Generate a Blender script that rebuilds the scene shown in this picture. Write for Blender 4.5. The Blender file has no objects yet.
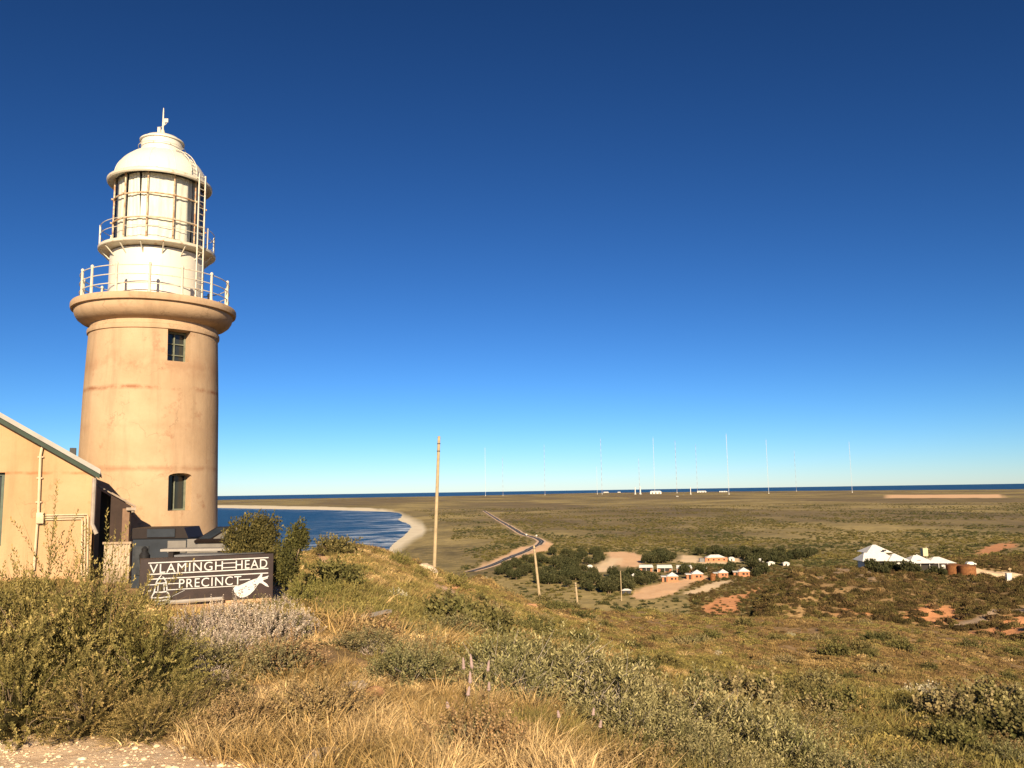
import bpy, bmesh, math, random
import numpy as np
from mathutils import Vector, Matrix
R = math.radians
random.seed(7); RNG = np.random.default_rng(7)
sc = bpy.context.scene
COL = sc.collection
# ------------------------------------------------------------------ camera
W, Hh, FPX = 1024, 768, 840.0
EYE = 62.0
LEVEL = 490.5                                   # row of the true horizon in the middle of the frame
PITCH = math.atan((LEVEL-384)/FPX); ROLL = 0.0155
f_ = np.array([0, math.cos(PITCH), math.sin(PITCH)])
r0 = np.array([1., 0, 0]); u0 = np.array([0, -math.sin(PITCH), math.cos(PITCH)])
r_ = r0*math.cos(ROLL)-u0*math.sin(ROLL); u_ = u0*math.cos(ROLL)+r0*math.sin(ROLL)
cam_d = bpy.data.cameras.new('camera'); cam = bpy.data.objects.new('camera', cam_d); COL.objects.link(cam)
M = Matrix(((r_[0], u_[0], -f_[0], 0), (r_[1], u_[1], -f_[1], 0), (r_[2], u_[2], -f_[2], EYE), (0, 0, 0, 1)))
cam.matrix_world = M
cam_d.sensor_width = 36; cam_d.lens = 36*FPX/W; cam_d.clip_start = 0.05; cam_d.clip_end = 120000
sc.camera = cam
# ------------------------------------------------------------------ light
SUN_EL, SUN_AZ = R(21), R(-6.6)               # shadows run towards azimuth SUN_AZ (0 = +Y, positive = +X)
w = bpy.data.worlds.new('World'); sc.world = w; w.use_nodes = True
nt = w.node_tree; bg = nt.nodes['Background']
sky = nt.nodes.new('ShaderNodeTexSky'); sky.sky_type = 'NISHITA'; sky.sun_disc = False
sky.sun_elevation = SUN_EL; sky.sun_rotation = R(180)+SUN_AZ
sky.altitude = 60; sky.air_density = 0.75; sky.dust_density = 0.08; sky.ozone_density = 9.3
sp_ = nt.nodes.new('ShaderNodeSeparateColor'); cb_ = nt.nodes.new('ShaderNodeCombineColor'); nt.links.new(sky.outputs[0], sp_.inputs[0])
for i_, (g_, k_) in enumerate(((1.64, 1.82), (1.54, 1.0), (1.54, .65))):      # response of the phone's film look, one curve per channel
    pw = nt.nodes.new('ShaderNodeMath'); pw.operation = 'POWER'; pw.inputs[1].default_value = g_; nt.links.new(sp_.outputs[i_], pw.inputs[0])
    ml = nt.nodes.new('ShaderNodeMath'); ml.operation = 'MULTIPLY'; ml.inputs[1].default_value = k_*10*0.1**g_; nt.links.new(pw.outputs[0], ml.inputs[0]); nt.links.new(ml.outputs[0], cb_.inputs[i_])
nt.links.new(cb_.outputs[0], bg.inputs[0]); bg.inputs[1].default_value = 0.10
sd = bpy.data.lights.new('sun', 'SUN'); sun = bpy.data.objects.new('sun', sd); COL.objects.link(sun)
sd.energy = 4.6; sd.angle = R(0.5); sd.color = (1.0, 0.80, 0.55)
ldir = Vector((math.sin(SUN_AZ)*math.cos(SUN_EL), math.cos(SUN_AZ)*math.cos(SUN_EL), -math.sin(SUN_EL)))
sun.rotation_euler = ldir.to_track_quat('-Z', 'Y').to_euler(); sun.location = (5, -20, 80)
sc.view_settings.view_transform = 'Standard'; sc.view_settings.look = 'None'
sc.view_settings.gamma = 1; sc.view_settings.use_curve_mapping = False
sc.view_settings.exposure = 0.93
sc.cycles.max_bounces = 5; sc.cycles.diffuse_bounces = 2; sc.cycles.transparent_max_bounces = 8

# ------------------------------------------------------------------ geometry of sight lines
def ray(px, py):
    d = r_*(px-512)/FPX - u_*(py-384)/FPX + f_
    return d
def at_depth(px, py, Y):
    d = ray(px, py); k = Y/d[1]; return np.array([d[0]*k, Y, EYE+d[2]*k])
def at_z(px, py, z):
    d = ray(px, py); k = (z-EYE)/d[2]; return np.array([d[0]*k, d[1]*k, z])
def az_of(px, py=600):
    d = ray(px, py); return math.atan2(d[0], d[1])
def drop_at(px, py, dist):
    d = ray(px, py); return -d[2]/math.hypot(d[0], d[1])*dist
# ------------------------------------------------------------------ noise
def vnoise(x, y, seed=0):
    xi = np.floor(x).astype(np.int64); yi = np.floor(y).astype(np.int64)
    xf = x-xi; yf = y-yi
    def h(a, b):
        n = (a*374761393 + b*668265263 + seed*974634777) & 0xffffffff
        n = ((n ^ (n >> 13))*1274126177) & 0xffffffff
        return ((n ^ (n >> 16)) & 0xffff)/65535.0
    u = xf*xf*(3-2*xf); v = yf*yf*(3-2*yf)
    return (h(xi, yi)*(1-u)+h(xi+1, yi)*u)*(1-v)+(h(xi, yi+1)*(1-u)+h(xi+1, yi+1)*u)*v
def fbm(x, y, seed=0, o=3):
    s = 0; a = .5; t = 0
    for i in range(o):
        s = s+a*vnoise(x*2**i+17.3*i, y*2**i-9.1*i, seed+i); t += a; a *= .5
    return s/t
# ------------------------------------------------------------------ terrain height
P = lambda px, *pts: (px, [('p',)+p if len(p) == 2 else p for p in pts])
cols_def = [
 P(-260, ('d',5,1.7), ('d',22,1.9), ('d',34,2.2), ('d',60,5), ('d',150,30), ('d',300,60), ('d',420,63), ('d',700,58), ('d',1200,57)),
 P(60,   ('d',5,1.68), ('d',15,1.8), ('d',28,2.0), ('d',40,2.6), ('d',70,8), ('d',150,32), ('d',300,60), ('d',420,63), ('d',700,58), ('d',1200,57)),
 P(230,  ('d',5,1.68), ('d',14,1.88), ('d',26,2.15), ('d',38,2.8), ('d',60,7), ('d',150,32), ('d',300,60), ('d',420,63), ('d',700,58), ('d',1200,57)),
 P(330,  ('d',5,1.68), ('d',14,1.95), ('d',28,2.35), (549,44), ('d',70,7), ('d',150,32), ('d',300,58), ('d',420,60), ('d',700,57)),
 P(360,  ('d',5,1.68), ('d',13,2.0), ('d',28,2.4), (547,47), ('d',70,7), ('d',150,32), ('d',300,57), ('d',420,60), ('d',700,57)),
 P(395,  ('d',5,1.68), ('d',12,2.08), ('d',26,2.75), (556,50), ('d',70,7.6), ('d',150,32), ('d',300,57), ('d',420,59), ('d',700,57)),
 P(434,  ('d',5,1.68), ('d',12,2.15), ('d',25,3.1), (570,55), ('d',80,10), ('d',150,32), ('d',300,55), ('d',380,57)),
 P(480,  ('d',5,1.7), ('d',12,2.3), ('d',25,3.6), (574,75), ('d',100,13), ('d',160,34), ('d',300,54), ('d',380,57)),
 P(540,  ('d',5,1.7), ('d',9,2.2), ('d',25,4.4), (610,60), (600,115), ('d',160,26), ('d',330,57)),
 P(640,  ('d',5,1.75), (700,14), (640,55), (609,145), ('d',190,36), ('d',340,57)),
 P(725,  ('d',5,1.78), (700,16), (640,62), (614,160), ('d',200,36), ('d',350,57)),
 P(744,  ('d',5,1.8), (700,17), (640,66), (614,165), ('d',200,42), ('d',265,54), ('d',350,57)),
 P(756,  ('d',5,1.8), (700,17), (640,66), (614,165), ('d',200,36), (604,235), (597,258), ('d',290,50), ('d',350,57)),
 P(772,  ('d',5,1.8), (700,18), (640,70), (614,170), ('d',200,35), (603,230), (588,265), ('d',300,48), ('d',350,57)),
 P(797,  ('d',5,1.82), (700,18.5), (640,72), (614,170), ('d',200,40), (606,225), (573,275), (570,292), ('d',340,50), ('d',380,57)),
 P(840,  ('d',5,1.85), (700,20), (640,75), (616,170), ('d',200,41), (609,225), (580,275), (575,292), (567,335), ('d',450,57)),
 P(880,  ('d',5.2,2), (700,21), (640,80), (620,170), ('d',200,41), (611,225), (584,280), (580,300), (573,340), (568,380), ('d',520,57)),
 P(950,  ('d',5.5,2.05), (700,22), (650,90), (629,165), ('d',195,37), (615,225), (592,290), (578,345), (570,380), (561,430), ('d',650,50), ('d',1000,57)),
 P(1024, ('d',5.5,2.1), (700,24), (660,95), (640,155), ('d',185,35), (622,215), (601,275), (582,345), (573,400), (561,480), ('d',650,47), ('d',1200,57)),
]
LG = np.linspace(math.log(1.0), math.log(20000), 700)
cA, cD = [], []
for px, pts in cols_def:
    ds, dr = [0.5, 2.0], [1.6, 1.62]
    for p in pts:
        if p[0] == 'd': ds.append(p[1]); dr.append(p[2])
        else: ds.append(p[2]); dr.append(drop_at(px, p[1], p[2]))
    prof = np.interp(LG, np.log(ds), dr)
    k = np.exp(-np.linspace(-2, 2, 11)**2); k /= k.sum()
    prof = np.convolve(np.pad(prof, 5, 'edge'), k, 'valid')
    cA.append(az_of(px)); cD.append(prof)
back = np.interp(LG, np.log([0.5, 5, 60, 300, 900]), [1.6, 1.65, 4, 45, 57])
cA = [-math.pi, -1.6]+cA+[0.95, 1.9, math.pi]
cD = [back, back]+cD+[cD[-1], back, back]
cA = np.array(cA); cD = np.array(cD)
# the bay: waterline seen in the photograph, closed off behind the hill
wl = [(392,545),(397,541),(404,536),(409,531),(411.5,527.5),(409,524),(402,521.5),(398,519.5),(401,517.5),(402.5,515),(399,513),(389,511.8),(372,511.3),(345,510.4),(321,509.8),(290,509.3),(250,508.6),(220,507.8),(150,508.2),(60,510),(-60,513)]
bay = [at_z(px, py, 0)[:2] for px, py in wl]
def pol(px, d): a = az_of(px); return np.array([math.sin(a)*d, math.cos(a)*d])
bay += [pol(-700, 5000), pol(-2500, 12000), np.array([-12000., -3000.]), pol(-2500, 420), pol(-700, 330), pol(-100, 320), pol(150, 340), pol(280, 420), pol(350, 580), pol(382, 780)]
bay = np.array(bay)
def inside(x, y, poly):
    c = np.zeros(x.shape, bool); n = len(poly)
    for i in range(n):
        x1, y1 = poly[i]; x2, y2 = poly[(i+1) % n]
        if y1 == y2: continue
        c ^= ((y1 > y) != (y2 > y)) & (x < (x2-x1)*(y-y1)/(y2-y1)+x1)
    return c
def pdist(x, y, poly, closed=True):
    d = np.full(x.shape, 1e9); n = len(poly)
    for i in range(n if closed else n-1):
        x1, y1 = poly[i]; x2, y2 = poly[(i+1) % n]
        dx, dy = x2-x1, y2-y1; L = dx*dx+dy*dy+1e-9
        t = np.clip(((x-x1)*dx+(y-y1)*dy)/L, 0, 1)
        d = np.minimum(d, np.hypot(x-x1-t*dx, y-y1-t*dy))
    return d
COAST_A = [az_of(p, 495) for p in (-200, 220, 440, 600, 800, 1000, 1300)]
COAST_D = [9000, 10800, 10600, 13500, 10800, 8800, 8000]
def height(x, y):
    x = np.asarray(x, float); y = np.asarray(y, float)
    d = np.maximum(np.hypot(x, y), 1.0); a = np.arctan2(x, y)
    fl = np.clip((np.log(d)-LG[0])/(LG[1]-LG[0]), 0, len(LG)-1.001); li = fl.astype(int); lf = fl-li
    ci = np.clip(np.searchsorted(cA, a)-1, 0, len(cA)-2); t = np.clip((a-cA[ci])/(cA[ci+1]-cA[ci]), 0, 1)
    p0 = cD[ci, li]*(1-lf)+cD[ci, li+1]*lf; p1 = cD[ci+1, li]*(1-lf)+cD[ci+1, li+1]*lf
    drop = p0*(1-t)+p1*t
    z = EYE-drop
    amp = np.interp(d, [3, 8, 30, 100, 250, 600, 2000], [0.02, 0.06, 0.25, 0.9, 1.2, .9, 1.2])
    z = z+amp*(fbm(x/7+50, y/7+50, 3)-.5)*np.interp(d, [0, 300, 600], [1, 1, .3])
    z = z+amp*1.5*(fbm(x/31+50, y/31, 5)-.5)*np.interp(d, [5, 40, 2000], [0, 1, 1])
    # spur with broken rock
    sp = np.clip((d-200)/30, 0, 1)*np.clip((460-d)/60, 0, 1)*np.clip((a-az_of(745))/0.03, 0, 1)
    z = z+sp*3.6*(fbm(x/11, y/11, 11)-.5)
    far = d > 260
    if far.any():
        xb, yb, zb = x[far], y[far], z[far]
        db = pdist(xb, yb, bay); ins = inside(xb, yb, bay)
        db2 = db+np.where(ins, 0, 1)*12*(vnoise(xb/60, yb/60, 4)-.5)
        shore = np.where(ins, -np.clip(db*.04, .05, 6), np.clip(db2*.045+np.maximum(db2-110, 0)*.6, 0.05, None))
        zb = np.where(ins, np.minimum(shore, zb), np.minimum(zb, shore))
        cd = np.interp(a[far], COAST_A, COAST_D)+300*(fbm(a[far]*60, a[far]*0+2, 8)-.5)
        over = np.clip((cd-d[far])*.03, -5, 60)
        zb = np.minimum(zb, over)
        z[far] = zb
    return z
def hz(x, y): return float(height(np.array([x]), np.array([y]))[0])
KS = np.exp(np.linspace(math.log(2.5), math.log(14000), 2600))
def hit(px, py):
    d = ray(px, py); hd = math.hypot(d[0], d[1]); d = d/hd
    x = d[0]*KS; y = d[1]*KS; z = EYE+d[2]*KS
    h = height(x, y); i = np.argmax(h >= z)
    if i == 0: i = len(KS)-1
    a0 = KS[i-1]; a1 = KS[i]; g0 = z[i-1]-h[i-1]; g1 = z[i]-h[i]
    k = a0+(a1-a0)*g0/(g0-g1+1e-9)
    return np.array([d[0]*k, d[1]*k, hz(d[0]*k, d[1]*k)])
def pxm(p): return np.dot(np.array(p)-np.array([0, 0, EYE]), f_)/FPX     # metres per pixel at a point

# ------------------------------------------------------------------ tags, materials
def tag(o, label=None, cat=None, group=None, kind=None):
    if label: o['label'] = label
    if cat: o['category'] = cat
    if group: o['group'] = group
    if kind: o['kind'] = kind
    return o
def thing(name, loc, label, cat, group=None, rz=0):
    o = bpy.data.objects.new(name, None); COL.objects.link(o); o.location = loc; o.rotation_euler = (0, 0, rz)
    o.empty_display_size = .3
    return tag(o, label, cat, group)
def link(name, me, parent=None):
    o = bpy.data.objects.new(name, me); COL.objects.link(o)
    if parent: o.parent = parent
    return o
def copy_tree(o, parent=None):
    c = o.copy(); COL.objects.link(c)
    if parent: c.parent = parent
    for ch in o.children: copy_tree(ch, c)
    return c
def ramp(nt, stops, fac):
    n = nt.nodes.new('ShaderNodeValToRGB'); el = n.color_ramp.elements
    while len(el) < len(stops): el.new(.5)
    for e, (p, c) in zip(el, stops): e.position = p; e.color = (c[0], c[1], c[2], 1) if not isinstance(c, float) else (c, c, c, 1)
    nt.links.new(fac, n.inputs[0]); return n.outputs[0]
def noise(nt, scale, detail=4, rough=.6, vec=None, dist=0, vscale=None):
    n = nt.nodes.new('ShaderNodeTexNoise'); n.inputs['Scale'].default_value = scale; n.inputs['Detail'].default_value = detail
    n.inputs['Roughness'].default_value = rough; n.inputs['Distortion'].default_value = dist
    if vec is None: vec = coord(nt)
    if vscale:
        m = nt.nodes.new('ShaderNodeMapping'); m.inputs['Scale'].default_value = vscale; nt.links.new(vec, m.inputs[0]); vec = m.outputs[0]
    nt.links.new(vec, n.inputs['Vector']); return n.outputs['Fac']
def coord(nt, kind='Object'):
    for n in nt.nodes:
        if n.type == 'TEX_COORD': return n.outputs[kind]
    return nt.nodes.new('ShaderNodeTexCoord').outputs[kind]
def mix(nt, a, b, fac, mode='MIX'):
    n = nt.nodes.new('ShaderNodeMix'); n.data_type = 'RGBA'; n.blend_type = mode
    for i, v in ((0, fac), (6, a), (7, b)):
        if hasattr(v, 'is_output'): nt.links.new(v, n.inputs[i])
        elif i == 0: n.inputs[0].default_value = v
        else: n.inputs[i].default_value = (v[0], v[1], v[2], 1)
    return n.outputs[2]
def math_(nt, op, a, b=0.0, clamp=False):
    n = nt.nodes.new('ShaderNodeMath'); n.operation = op; n.use_clamp = clamp
    for i, v in ((0, a), (1, b)):
        if hasattr(v, 'is_output'): nt.links.new(v, n.inputs[i])
        else: n.inputs[i].default_value = v
    return n.outputs[0]
def mat(name, c, rough=.8, var=.25, scale=3.0, c2=None, bump=0.0, bscale=30, metal=0, spec=.3):
    m = bpy.data.materials.new(name); m.use_nodes = True; nt = m.node_tree; b = nt.nodes['Principled BSDF']
    b.inputs['Roughness'].default_value = rough; b.inputs['Metallic'].default_value = metal
    b.inputs['Specular IOR Level'].default_value = spec
    c2 = c2 or tuple(v*(1-var) for v in c)
    fac = noise(nt, scale, 6, .65)
    col = ramp(nt, [(.36, c), (.66, c2)], fac); nt.links.new(col, b.inputs['Base Color'])
    if bump:
        bp = nt.nodes.new('ShaderNodeBump'); bp.inputs['Strength'].default_value = bump; bp.inputs['Distance'].default_value = .02
        nt.links.new(noise(nt, bscale, 5, .7), bp.inputs['Height']); nt.links.new(bp.outputs[0], b.inputs['Normal'])
    m['b'] = 1
    return m
def attr_mat(name, attr='col', rough=.85, objvar=.0, trans=0.0):
    m = bpy.data.materials.new(name); m.use_nodes = True; nt = m.node_tree; b = nt.nodes['Principled BSDF']
    b.inputs['Roughness'].default_value = rough; b.inputs['Specular IOR Level'].default_value = .15
    a = nt.nodes.new('ShaderNodeAttribute'); a.attribute_name = attr; c = a.outputs['Color']
    if objvar:
        oi = nt.nodes.new('ShaderNodeObjectInfo')
        h = nt.nodes.new('ShaderNodeHueSaturation')
        v = math_(nt, 'MULTIPLY_ADD', oi.outputs['Random'], objvar); v.node.inputs[2].default_value = 1-objvar/2
        hh = math_(nt, 'MULTIPLY_ADD', oi.outputs['Random'], -.03); hh.node.inputs[2].default_value = .515
        nt.links.new(v, h.inputs['Value']); nt.links.new(hh, h.inputs['Hue']); nt.links.new(c, h.inputs['Color']); c = h.outputs[0]
    nt.links.new(c, b.inputs['Base Color'])
    if trans:
        t = nt.nodes.new('ShaderNodeBsdfTranslucent'); nt.links.new(c, t.inputs[0])
        ms = nt.nodes.new('ShaderNodeMixShader'); ms.inputs[0].default_value = trans
        nt.links.new(b.outputs[0], ms.inputs[1]); nt.links.new(t.outputs[0], ms.inputs[2])
        nt.links.new(ms.outputs[0], nt.nodes['Material Output'].inputs[0])
    return m
def npmesh(name, V, T=None, Q=None, col=None, m=None, smooth=False, attrs=None):
    me = bpy.data.meshes.new(name)
    loops = []; ls = []; n = 0
    if T is not None and len(T): loops.append(np.asarray(T).ravel()); ls.append(np.arange(len(T))*3+n); n += len(T)*3
    if Q is not None and len(Q): loops.append(np.asarray(Q).ravel()); ls.append(np.arange(len(Q))*4+n); n += len(Q)*4
    loops = np.concatenate(loops).astype(np.int32); ls = np.concatenate(ls).astype(np.int32)
    me.vertices.add(len(V)); me.vertices.foreach_set('co', np.asarray(V, np.float32).ravel())
    me.loops.add(len(loops)); me.loops.foreach_set('vertex_index', loops)
    me.polygons.add(len(ls)); me.polygons.foreach_set('loop_start', ls)
    me.polygons.foreach_set('use_smooth', np.full(len(ls), smooth))
    me.update(calc_edges=True)
    if col is not None:
        a = me.color_attributes.new('col', 'FLOAT_COLOR', 'POINT')
        c = np.ones((len(V), 4), np.float32); c[:, :3] = col; a.data.foreach_set('color', c.ravel())
    for k, v in (attrs or {}).items():
        a = me.attributes.new(k, 'FLOAT', 'POINT'); a.data.foreach_set('value', np.asarray(v, np.float32))
    if m: me.materials.append(m)
    me.validate()
    return me
# bmesh builders
class MB:
    def __init__(s): s.bm = bmesh.new()
    def box(s, c, size, rot=None, bevel=0):
        r = bmesh.ops.create_cube(s.bm, size=1.0); vs = r['verts']
        bmesh.ops.scale(s.bm, vec=size, verts=vs)
        if bevel:
            es = list({e for v in vs for e in v.link_edges})
            g = bmesh.ops.bevel(s.bm, geom=es, offset=bevel, segments=2, affect='EDGES', profile=.5)
            vs = list({v for f in g['faces'] for v in f.verts} | {v for v in vs if v.is_valid})
        if rot is not None: bmesh.ops.rotate(s.bm, cent=(0, 0, 0), matrix=rot, verts=vs)
        bmesh.ops.translate(s.bm, vec=c, verts=vs); return s
    def span(s, x0, x1, y0, y1, z0, z1, bevel=0): return s.box(((x0+x1)/2, (y0+y1)/2, (z0+z1)/2), (x1-x0, y1-y0, z1-z0), bevel=bevel)
    def tube(s, pts, rad, seg=8, cap=True, closed=False):
        pts = [Vector(p) for p in pts]; n = len(pts)
        rads = rad if isinstance(rad, (list, tuple)) else [rad]*n
        rings = []
        up0 = None
        for i, p in enumerate(pts):
            if closed: t = pts[(i+1) % n]-pts[i-1]
            else: t = pts[min(i+1, n-1)]-pts[max(i-1, 0)]
            t.normalize()
            if up0 is None: up0 = Vector((0, 0, 1)) if abs(t.z) < .9 else Vector((1, 0, 0))
            a = t.cross(up0); 
            if a.length < 1e-4: a = t.cross(Vector((0, 1, 0)))
            a.normalize(); b = a.cross(t).normalized()
            up0 = b if abs(t.z) > .3 else up0
            rings.append([s.bm.verts.new(p+(a*math.cos(q)+b*math.sin(q))*rads[i]) for q in [2*math.pi*k/seg for k in range(seg)]])
        m = n if closed else n-1
        for i in range(m):
            A, B = rings[i], rings[(i+1) % n]
            for k in range(seg):
                f = s.bm.faces.new((A[k], A[(k+1) % seg], B[(k+1) % seg], B[k])); f.smooth = True
        if cap and not closed:
            s.bm.faces.new(list(reversed(rings[0]))); s.bm.faces.new(rings[-1])
        return s
    def lathe(s, prof, seg=96, c=(0, 0, 0), smooth=True, a0=0, a1=2*math.pi, cap=True):
        full = abs(a1-a0-2*math.pi) < 1e-6; n = seg if full else seg+1
        rings = [[s.bm.verts.new((c[0]+r*math.cos(a0+(a1-a0)*k/seg), c[1]+r*math.sin(a0+(a1-a0)*k/seg), c[2]+z)) for k in range(n)] for r, z in prof]
        for i in range(len(prof)-1):
            for k in range(n if full else n-1):
                f = s.bm.faces.new((rings[i][k], rings[i][(k+1) % n], rings[i+1][(k+1) % n], rings[i+1][k])); f.smooth = smooth
        if cap and full:
            if prof[0][0] > 1e-3: s.bm.faces.new(list(reversed(rings[0])))
            if prof[-1][0] > 1e-3: s.bm.faces.new(rings[-1])
        return s
    def prism(s, poly, y0, y1):          # polygon in x,z extruded along y
        a = [s.bm.verts.new((x, y0, z)) for x, z in poly]; b = [s.bm.verts.new((x, y1, z)) for x, z in poly]; n = len(poly)
        s.bm.faces.new(a); s.bm.faces.new(list(reversed(b)))
        for i in range(n): s.bm.faces.new((a[(i+1) % n], a[i], b[i], b[(i+1) % n]))
        return s
    def build(s, name, m=None, parent=None, crease=True):
        bmesh.ops.recalc_face_normals(s.bm, faces=s.bm.faces)
        me = bpy.data.meshes.new(name); s.bm.to_mesh(me); s.bm.free()
        if m: me.materials.append(m)
        if crease: 
            try: me.set_sharp_from_angle(angle=R(35))
            except Exception: pass
        return link(name, me, parent)

# ------------------------------------------------------------------ ground colour zones (outlines on the ground)
def gpoly(pts): return np.array([hit(px, py)[:2] for px, py in pts])
Z_sand = [gpoly(p) for p in (
 [(589,572.5),(608,558),(623,558),(608,571.5)],
 [(675.5,562),(680,555),(699,556),(704,560),(727.5,561.5),(726,564.3),(695,563.5)],
 [(729,558.5),(740,558),(741,562),(730,562)],
 [(682,594),(697,588),(715,582),(729,580.5),(728,584.5),(711,590.6),(695,594)],
 [(968,568),(980,568.5),(992,571),(1030,576),(1030,579),(992,575.5),(970,574)],
)]
Z_orange = [gpoly(p) for p in (
 [(629,596),(641,588.5),(662,582.5),(680,579.5),(704,575),(711,577),(695,582),(677,593),(660,598),(640,599.5)],
 [(606,552),(628,551.5),(645,557),(640,566),(626,568),(612,563)],
 [(520,548),(545,541),(556,545),(548,550),(490,566),(478,570),(486,562)],
 [(306,565),(312,554),(325,553),(334,560),(330,568)],
 [(183,609),(183,598),(278,594),(280,606),(250,611)],
 [(427,584),(440,583),(460,597),(455,603),(436,596)],
 [(300,620),(306,600),(330,590),(340,600),(322,622)],
 [(888,498.2),(889,494.8),(1002,494.3),(1006,498.0)],
)]
Z_red = [gpoly(p) for p in (
 [(700,608),(718,598),(744,594),(762,586),(760,592),(744,600),(738,605),(735,613),(726,615),(703,613)],
 [(902,618),(925,602),(961,608),(959,620),(938,626),(915,621)],
 [(968,634),(990,628),(1005,620),(1030,612),(1030,634),(1000,636)],
 [(834,612),(842,608),(870,612),(872,615),(836,615)],
 [(975,552),(985,547),(1012,541),(1018,546),(1000,551),(980,556)],
)]
Z_gravel = [np.array([at_z(px, py, EYE-1.66)[:2] for px, py in [(-300,690),(-100,708),(0,720),(60,726),(130,735),(200,746),(262,757),(300,770),(330,900)]]+[[3., 2.], [3, -30], [-30, -30]])]
Z_path = [gpoly([(944,625),(982,616),(1030,602),(1030,611),(984,623),(948,628)])]
def zone(polys, x, y, soft=.25, rel=.01):
    m = np.zeros(x.shape); d0 = np.hypot(x, y)
    wob = (fbm(x/np.maximum(d0*.01, .25), y/np.maximum(d0*.01, .25), 21)-.5)
    for p in polys:
        dmax = max(np.hypot(p[:, 0], p[:, 1])); dmin = min(np.hypot(p[:, 0], p[:, 1]))
        sel = (d0 < dmax*1.1+3) & (d0 > dmin*.9-3 if dmin > 6 else d0 >= 0)
        if not sel.any(): continue
        xs, ys = x[sel], y[sel]; ds = pdist(xs, ys, p); s = np.where(inside(xs, ys, p), ds, -ds)
        wd = soft+d0[sel]*rel
        m[sel] = np.maximum(m[sel], np.clip((s/wd+wob[sel]*1.6)+.5, 0, 1))
    return m
# ------------------------------------------------------------------ ground sheet
azs = np.unique(np.concatenate([np.linspace(-math.pi, -0.75, 60), np.linspace(-0.75, 0.72, 760), np.linspace(0.72, math.pi, 62)]))
rad = [0.8]
while rad[-1] < 15000: rad.append(rad[-1]*(1.010 if 150 < rad[-1] < 1200 else 1.016))
rad = np.array(rad)
AA, RR = np.meshgrid(azs, rad); gx = (np.sin(AA)*RR).ravel(); gy = (np.cos(AA)*RR).ravel()
gz = height(gx, gy); nA, nR = len(azs), len(rad)
V = np.stack([gx, gy, gz], 1); V = np.vstack([V, [[0, 0, hz(0, .5)]]])
ii = np.arange(nR-1)[:, None]*nA; jj = np.arange(nA-1)[None]
Q = np.stack([ii+jj, ii+jj+nA, ii+jj+1+nA, ii+jj+1], -1).reshape(-1, 4)
T = np.stack([np.full(nA-1, nR*nA), np.arange(nA-1), np.arange(1, nA)], 1)
gsand = zone(Z_sand, gx, gy); gor = zone(Z_orange, gx, gy, rel=.008); gred = zone(Z_red, gx, gy, rel=.008)
ggr = zone(Z_gravel, gx, gy, .25, .015); gpath = zone(Z_path, gx, gy, rel=.004)
dd = np.hypot(gx, gy); sel = dd > 300
Z_beach = [np.array([at_z(px, py, 1.5)[:2] for px, py in [(395,551),(401,546.5),(411,539.5),(424,532.8),(428.5,529.8),(424,526),(415,521),(405,516),(396,512),(380,509.6),(350,508.4),(309,507.3),(220,505.6),(60,507.5),(-60,510),(-60,516),(60,513),(220,511),(321,513),(372,515),(390,519),(385,530),(375,545),(385,552)]])]
beach = zone(Z_beach, gx, gy, 1, .014)
hill = np.clip((gz-7)/14, 0, 1)
def add0(a): return np.append(a, 0)
gm_ = npmesh('ground', V, T, Q, smooth=True, attrs=dict(sand=add0(np.maximum(gsand, 0)), orange=add0(gor), red=add0(gred), gravel=np.append(ggr, 1), path=add0(gpath), beach=add0(beach), hill=np.append(hill, 1)))
m = bpy.data.materials.new('ground'); m.use_nodes = True; nt = m.node_tree; b = nt.nodes['Principled BSDF']
b.inputs['Roughness'].default_value = .95; b.inputs['Specular IOR Level'].default_value = .1
def A(n):
    a = nt.nodes.new('ShaderNodeAttribute'); a.attribute_name = n; return a.outputs['Fac']
oc = coord(nt)
n1 = noise(nt, .11, 5, .65); n2 = noise(nt, .045, 5, .65); n7 = noise(nt, .22, 3, .6); n3 = noise(nt, .0035, 4, .55); n4 = noise(nt, 1.6, 5, .7); n5 = noise(nt, 14, 4, .7)
n6 = noise(nt, .0014, 3, .5, vscale=(1, .35, 1))
plain = ramp(nt, [(.32, (.09, .08, .035)), (.44, (.24, .19, .08)), (.57, (.46, .35, .145)), (.74, (.60, .45, .19))], n1)
plain = mix(nt, plain, (.075, .065, .03), ramp(nt, [(.54, 0.0), (.60, .75)], n7)); darks = ramp(nt, [(.50, 0.0), (.60, .75)], n2)
plain = mix(nt, plain, (.10, .085, .04), darks)
tone = ramp(nt, [(.40, (.20, .16, .085)), (.50, (.38, .30, .13)), (.60, (.66, .51, .22))], n3)
plain = mix(nt, plain, tone, .45)
band = ramp(nt, [(.46, 0.0), (.54, .6)], n6); plain = mix(nt, plain, (.17, .128, .08), band)
hl = ramp(nt, [(.30, (.16, .115, .055)), (.45, (.30, .20, .09)), (.6, (.46, .30, .15)), (.75, (.62, .40, .21))], n4)
c = mix(nt, plain, hl, A('hill'))
sandc = ramp(nt, [(.3, (.95, .74, .47)), (.7, (.88, .64, .38))], noise(nt, .25, 5, .6))
orc = ramp(nt, [(.3, (.92, .62, .36)), (.7, (.82, .50, .27))], noise(nt, .3, 5, .6))
redc = ramp(nt, [(.35, (.84, .42, .20)), (.6, (.66, .30, .13)), (.72, (.3, .17, .08))], noise(nt, .35, 5, .7))
bc = ramp(nt, [(.3, (.92, .82, .60)), (.7, (.82, .70, .49))], noise(nt, .03, 5, .6))
grn = ramp(nt, [(.3, (.80, .55, .33)), (.5, (.93, .68, .43)), (.72, (.95, .78, .56))], noise(nt, 9, 6, .75))
c = mix(nt, c, orc, A('orange')); c = mix(nt, c, redc, A('red')); c = mix(nt, c, sandc, A('sand'))
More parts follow.
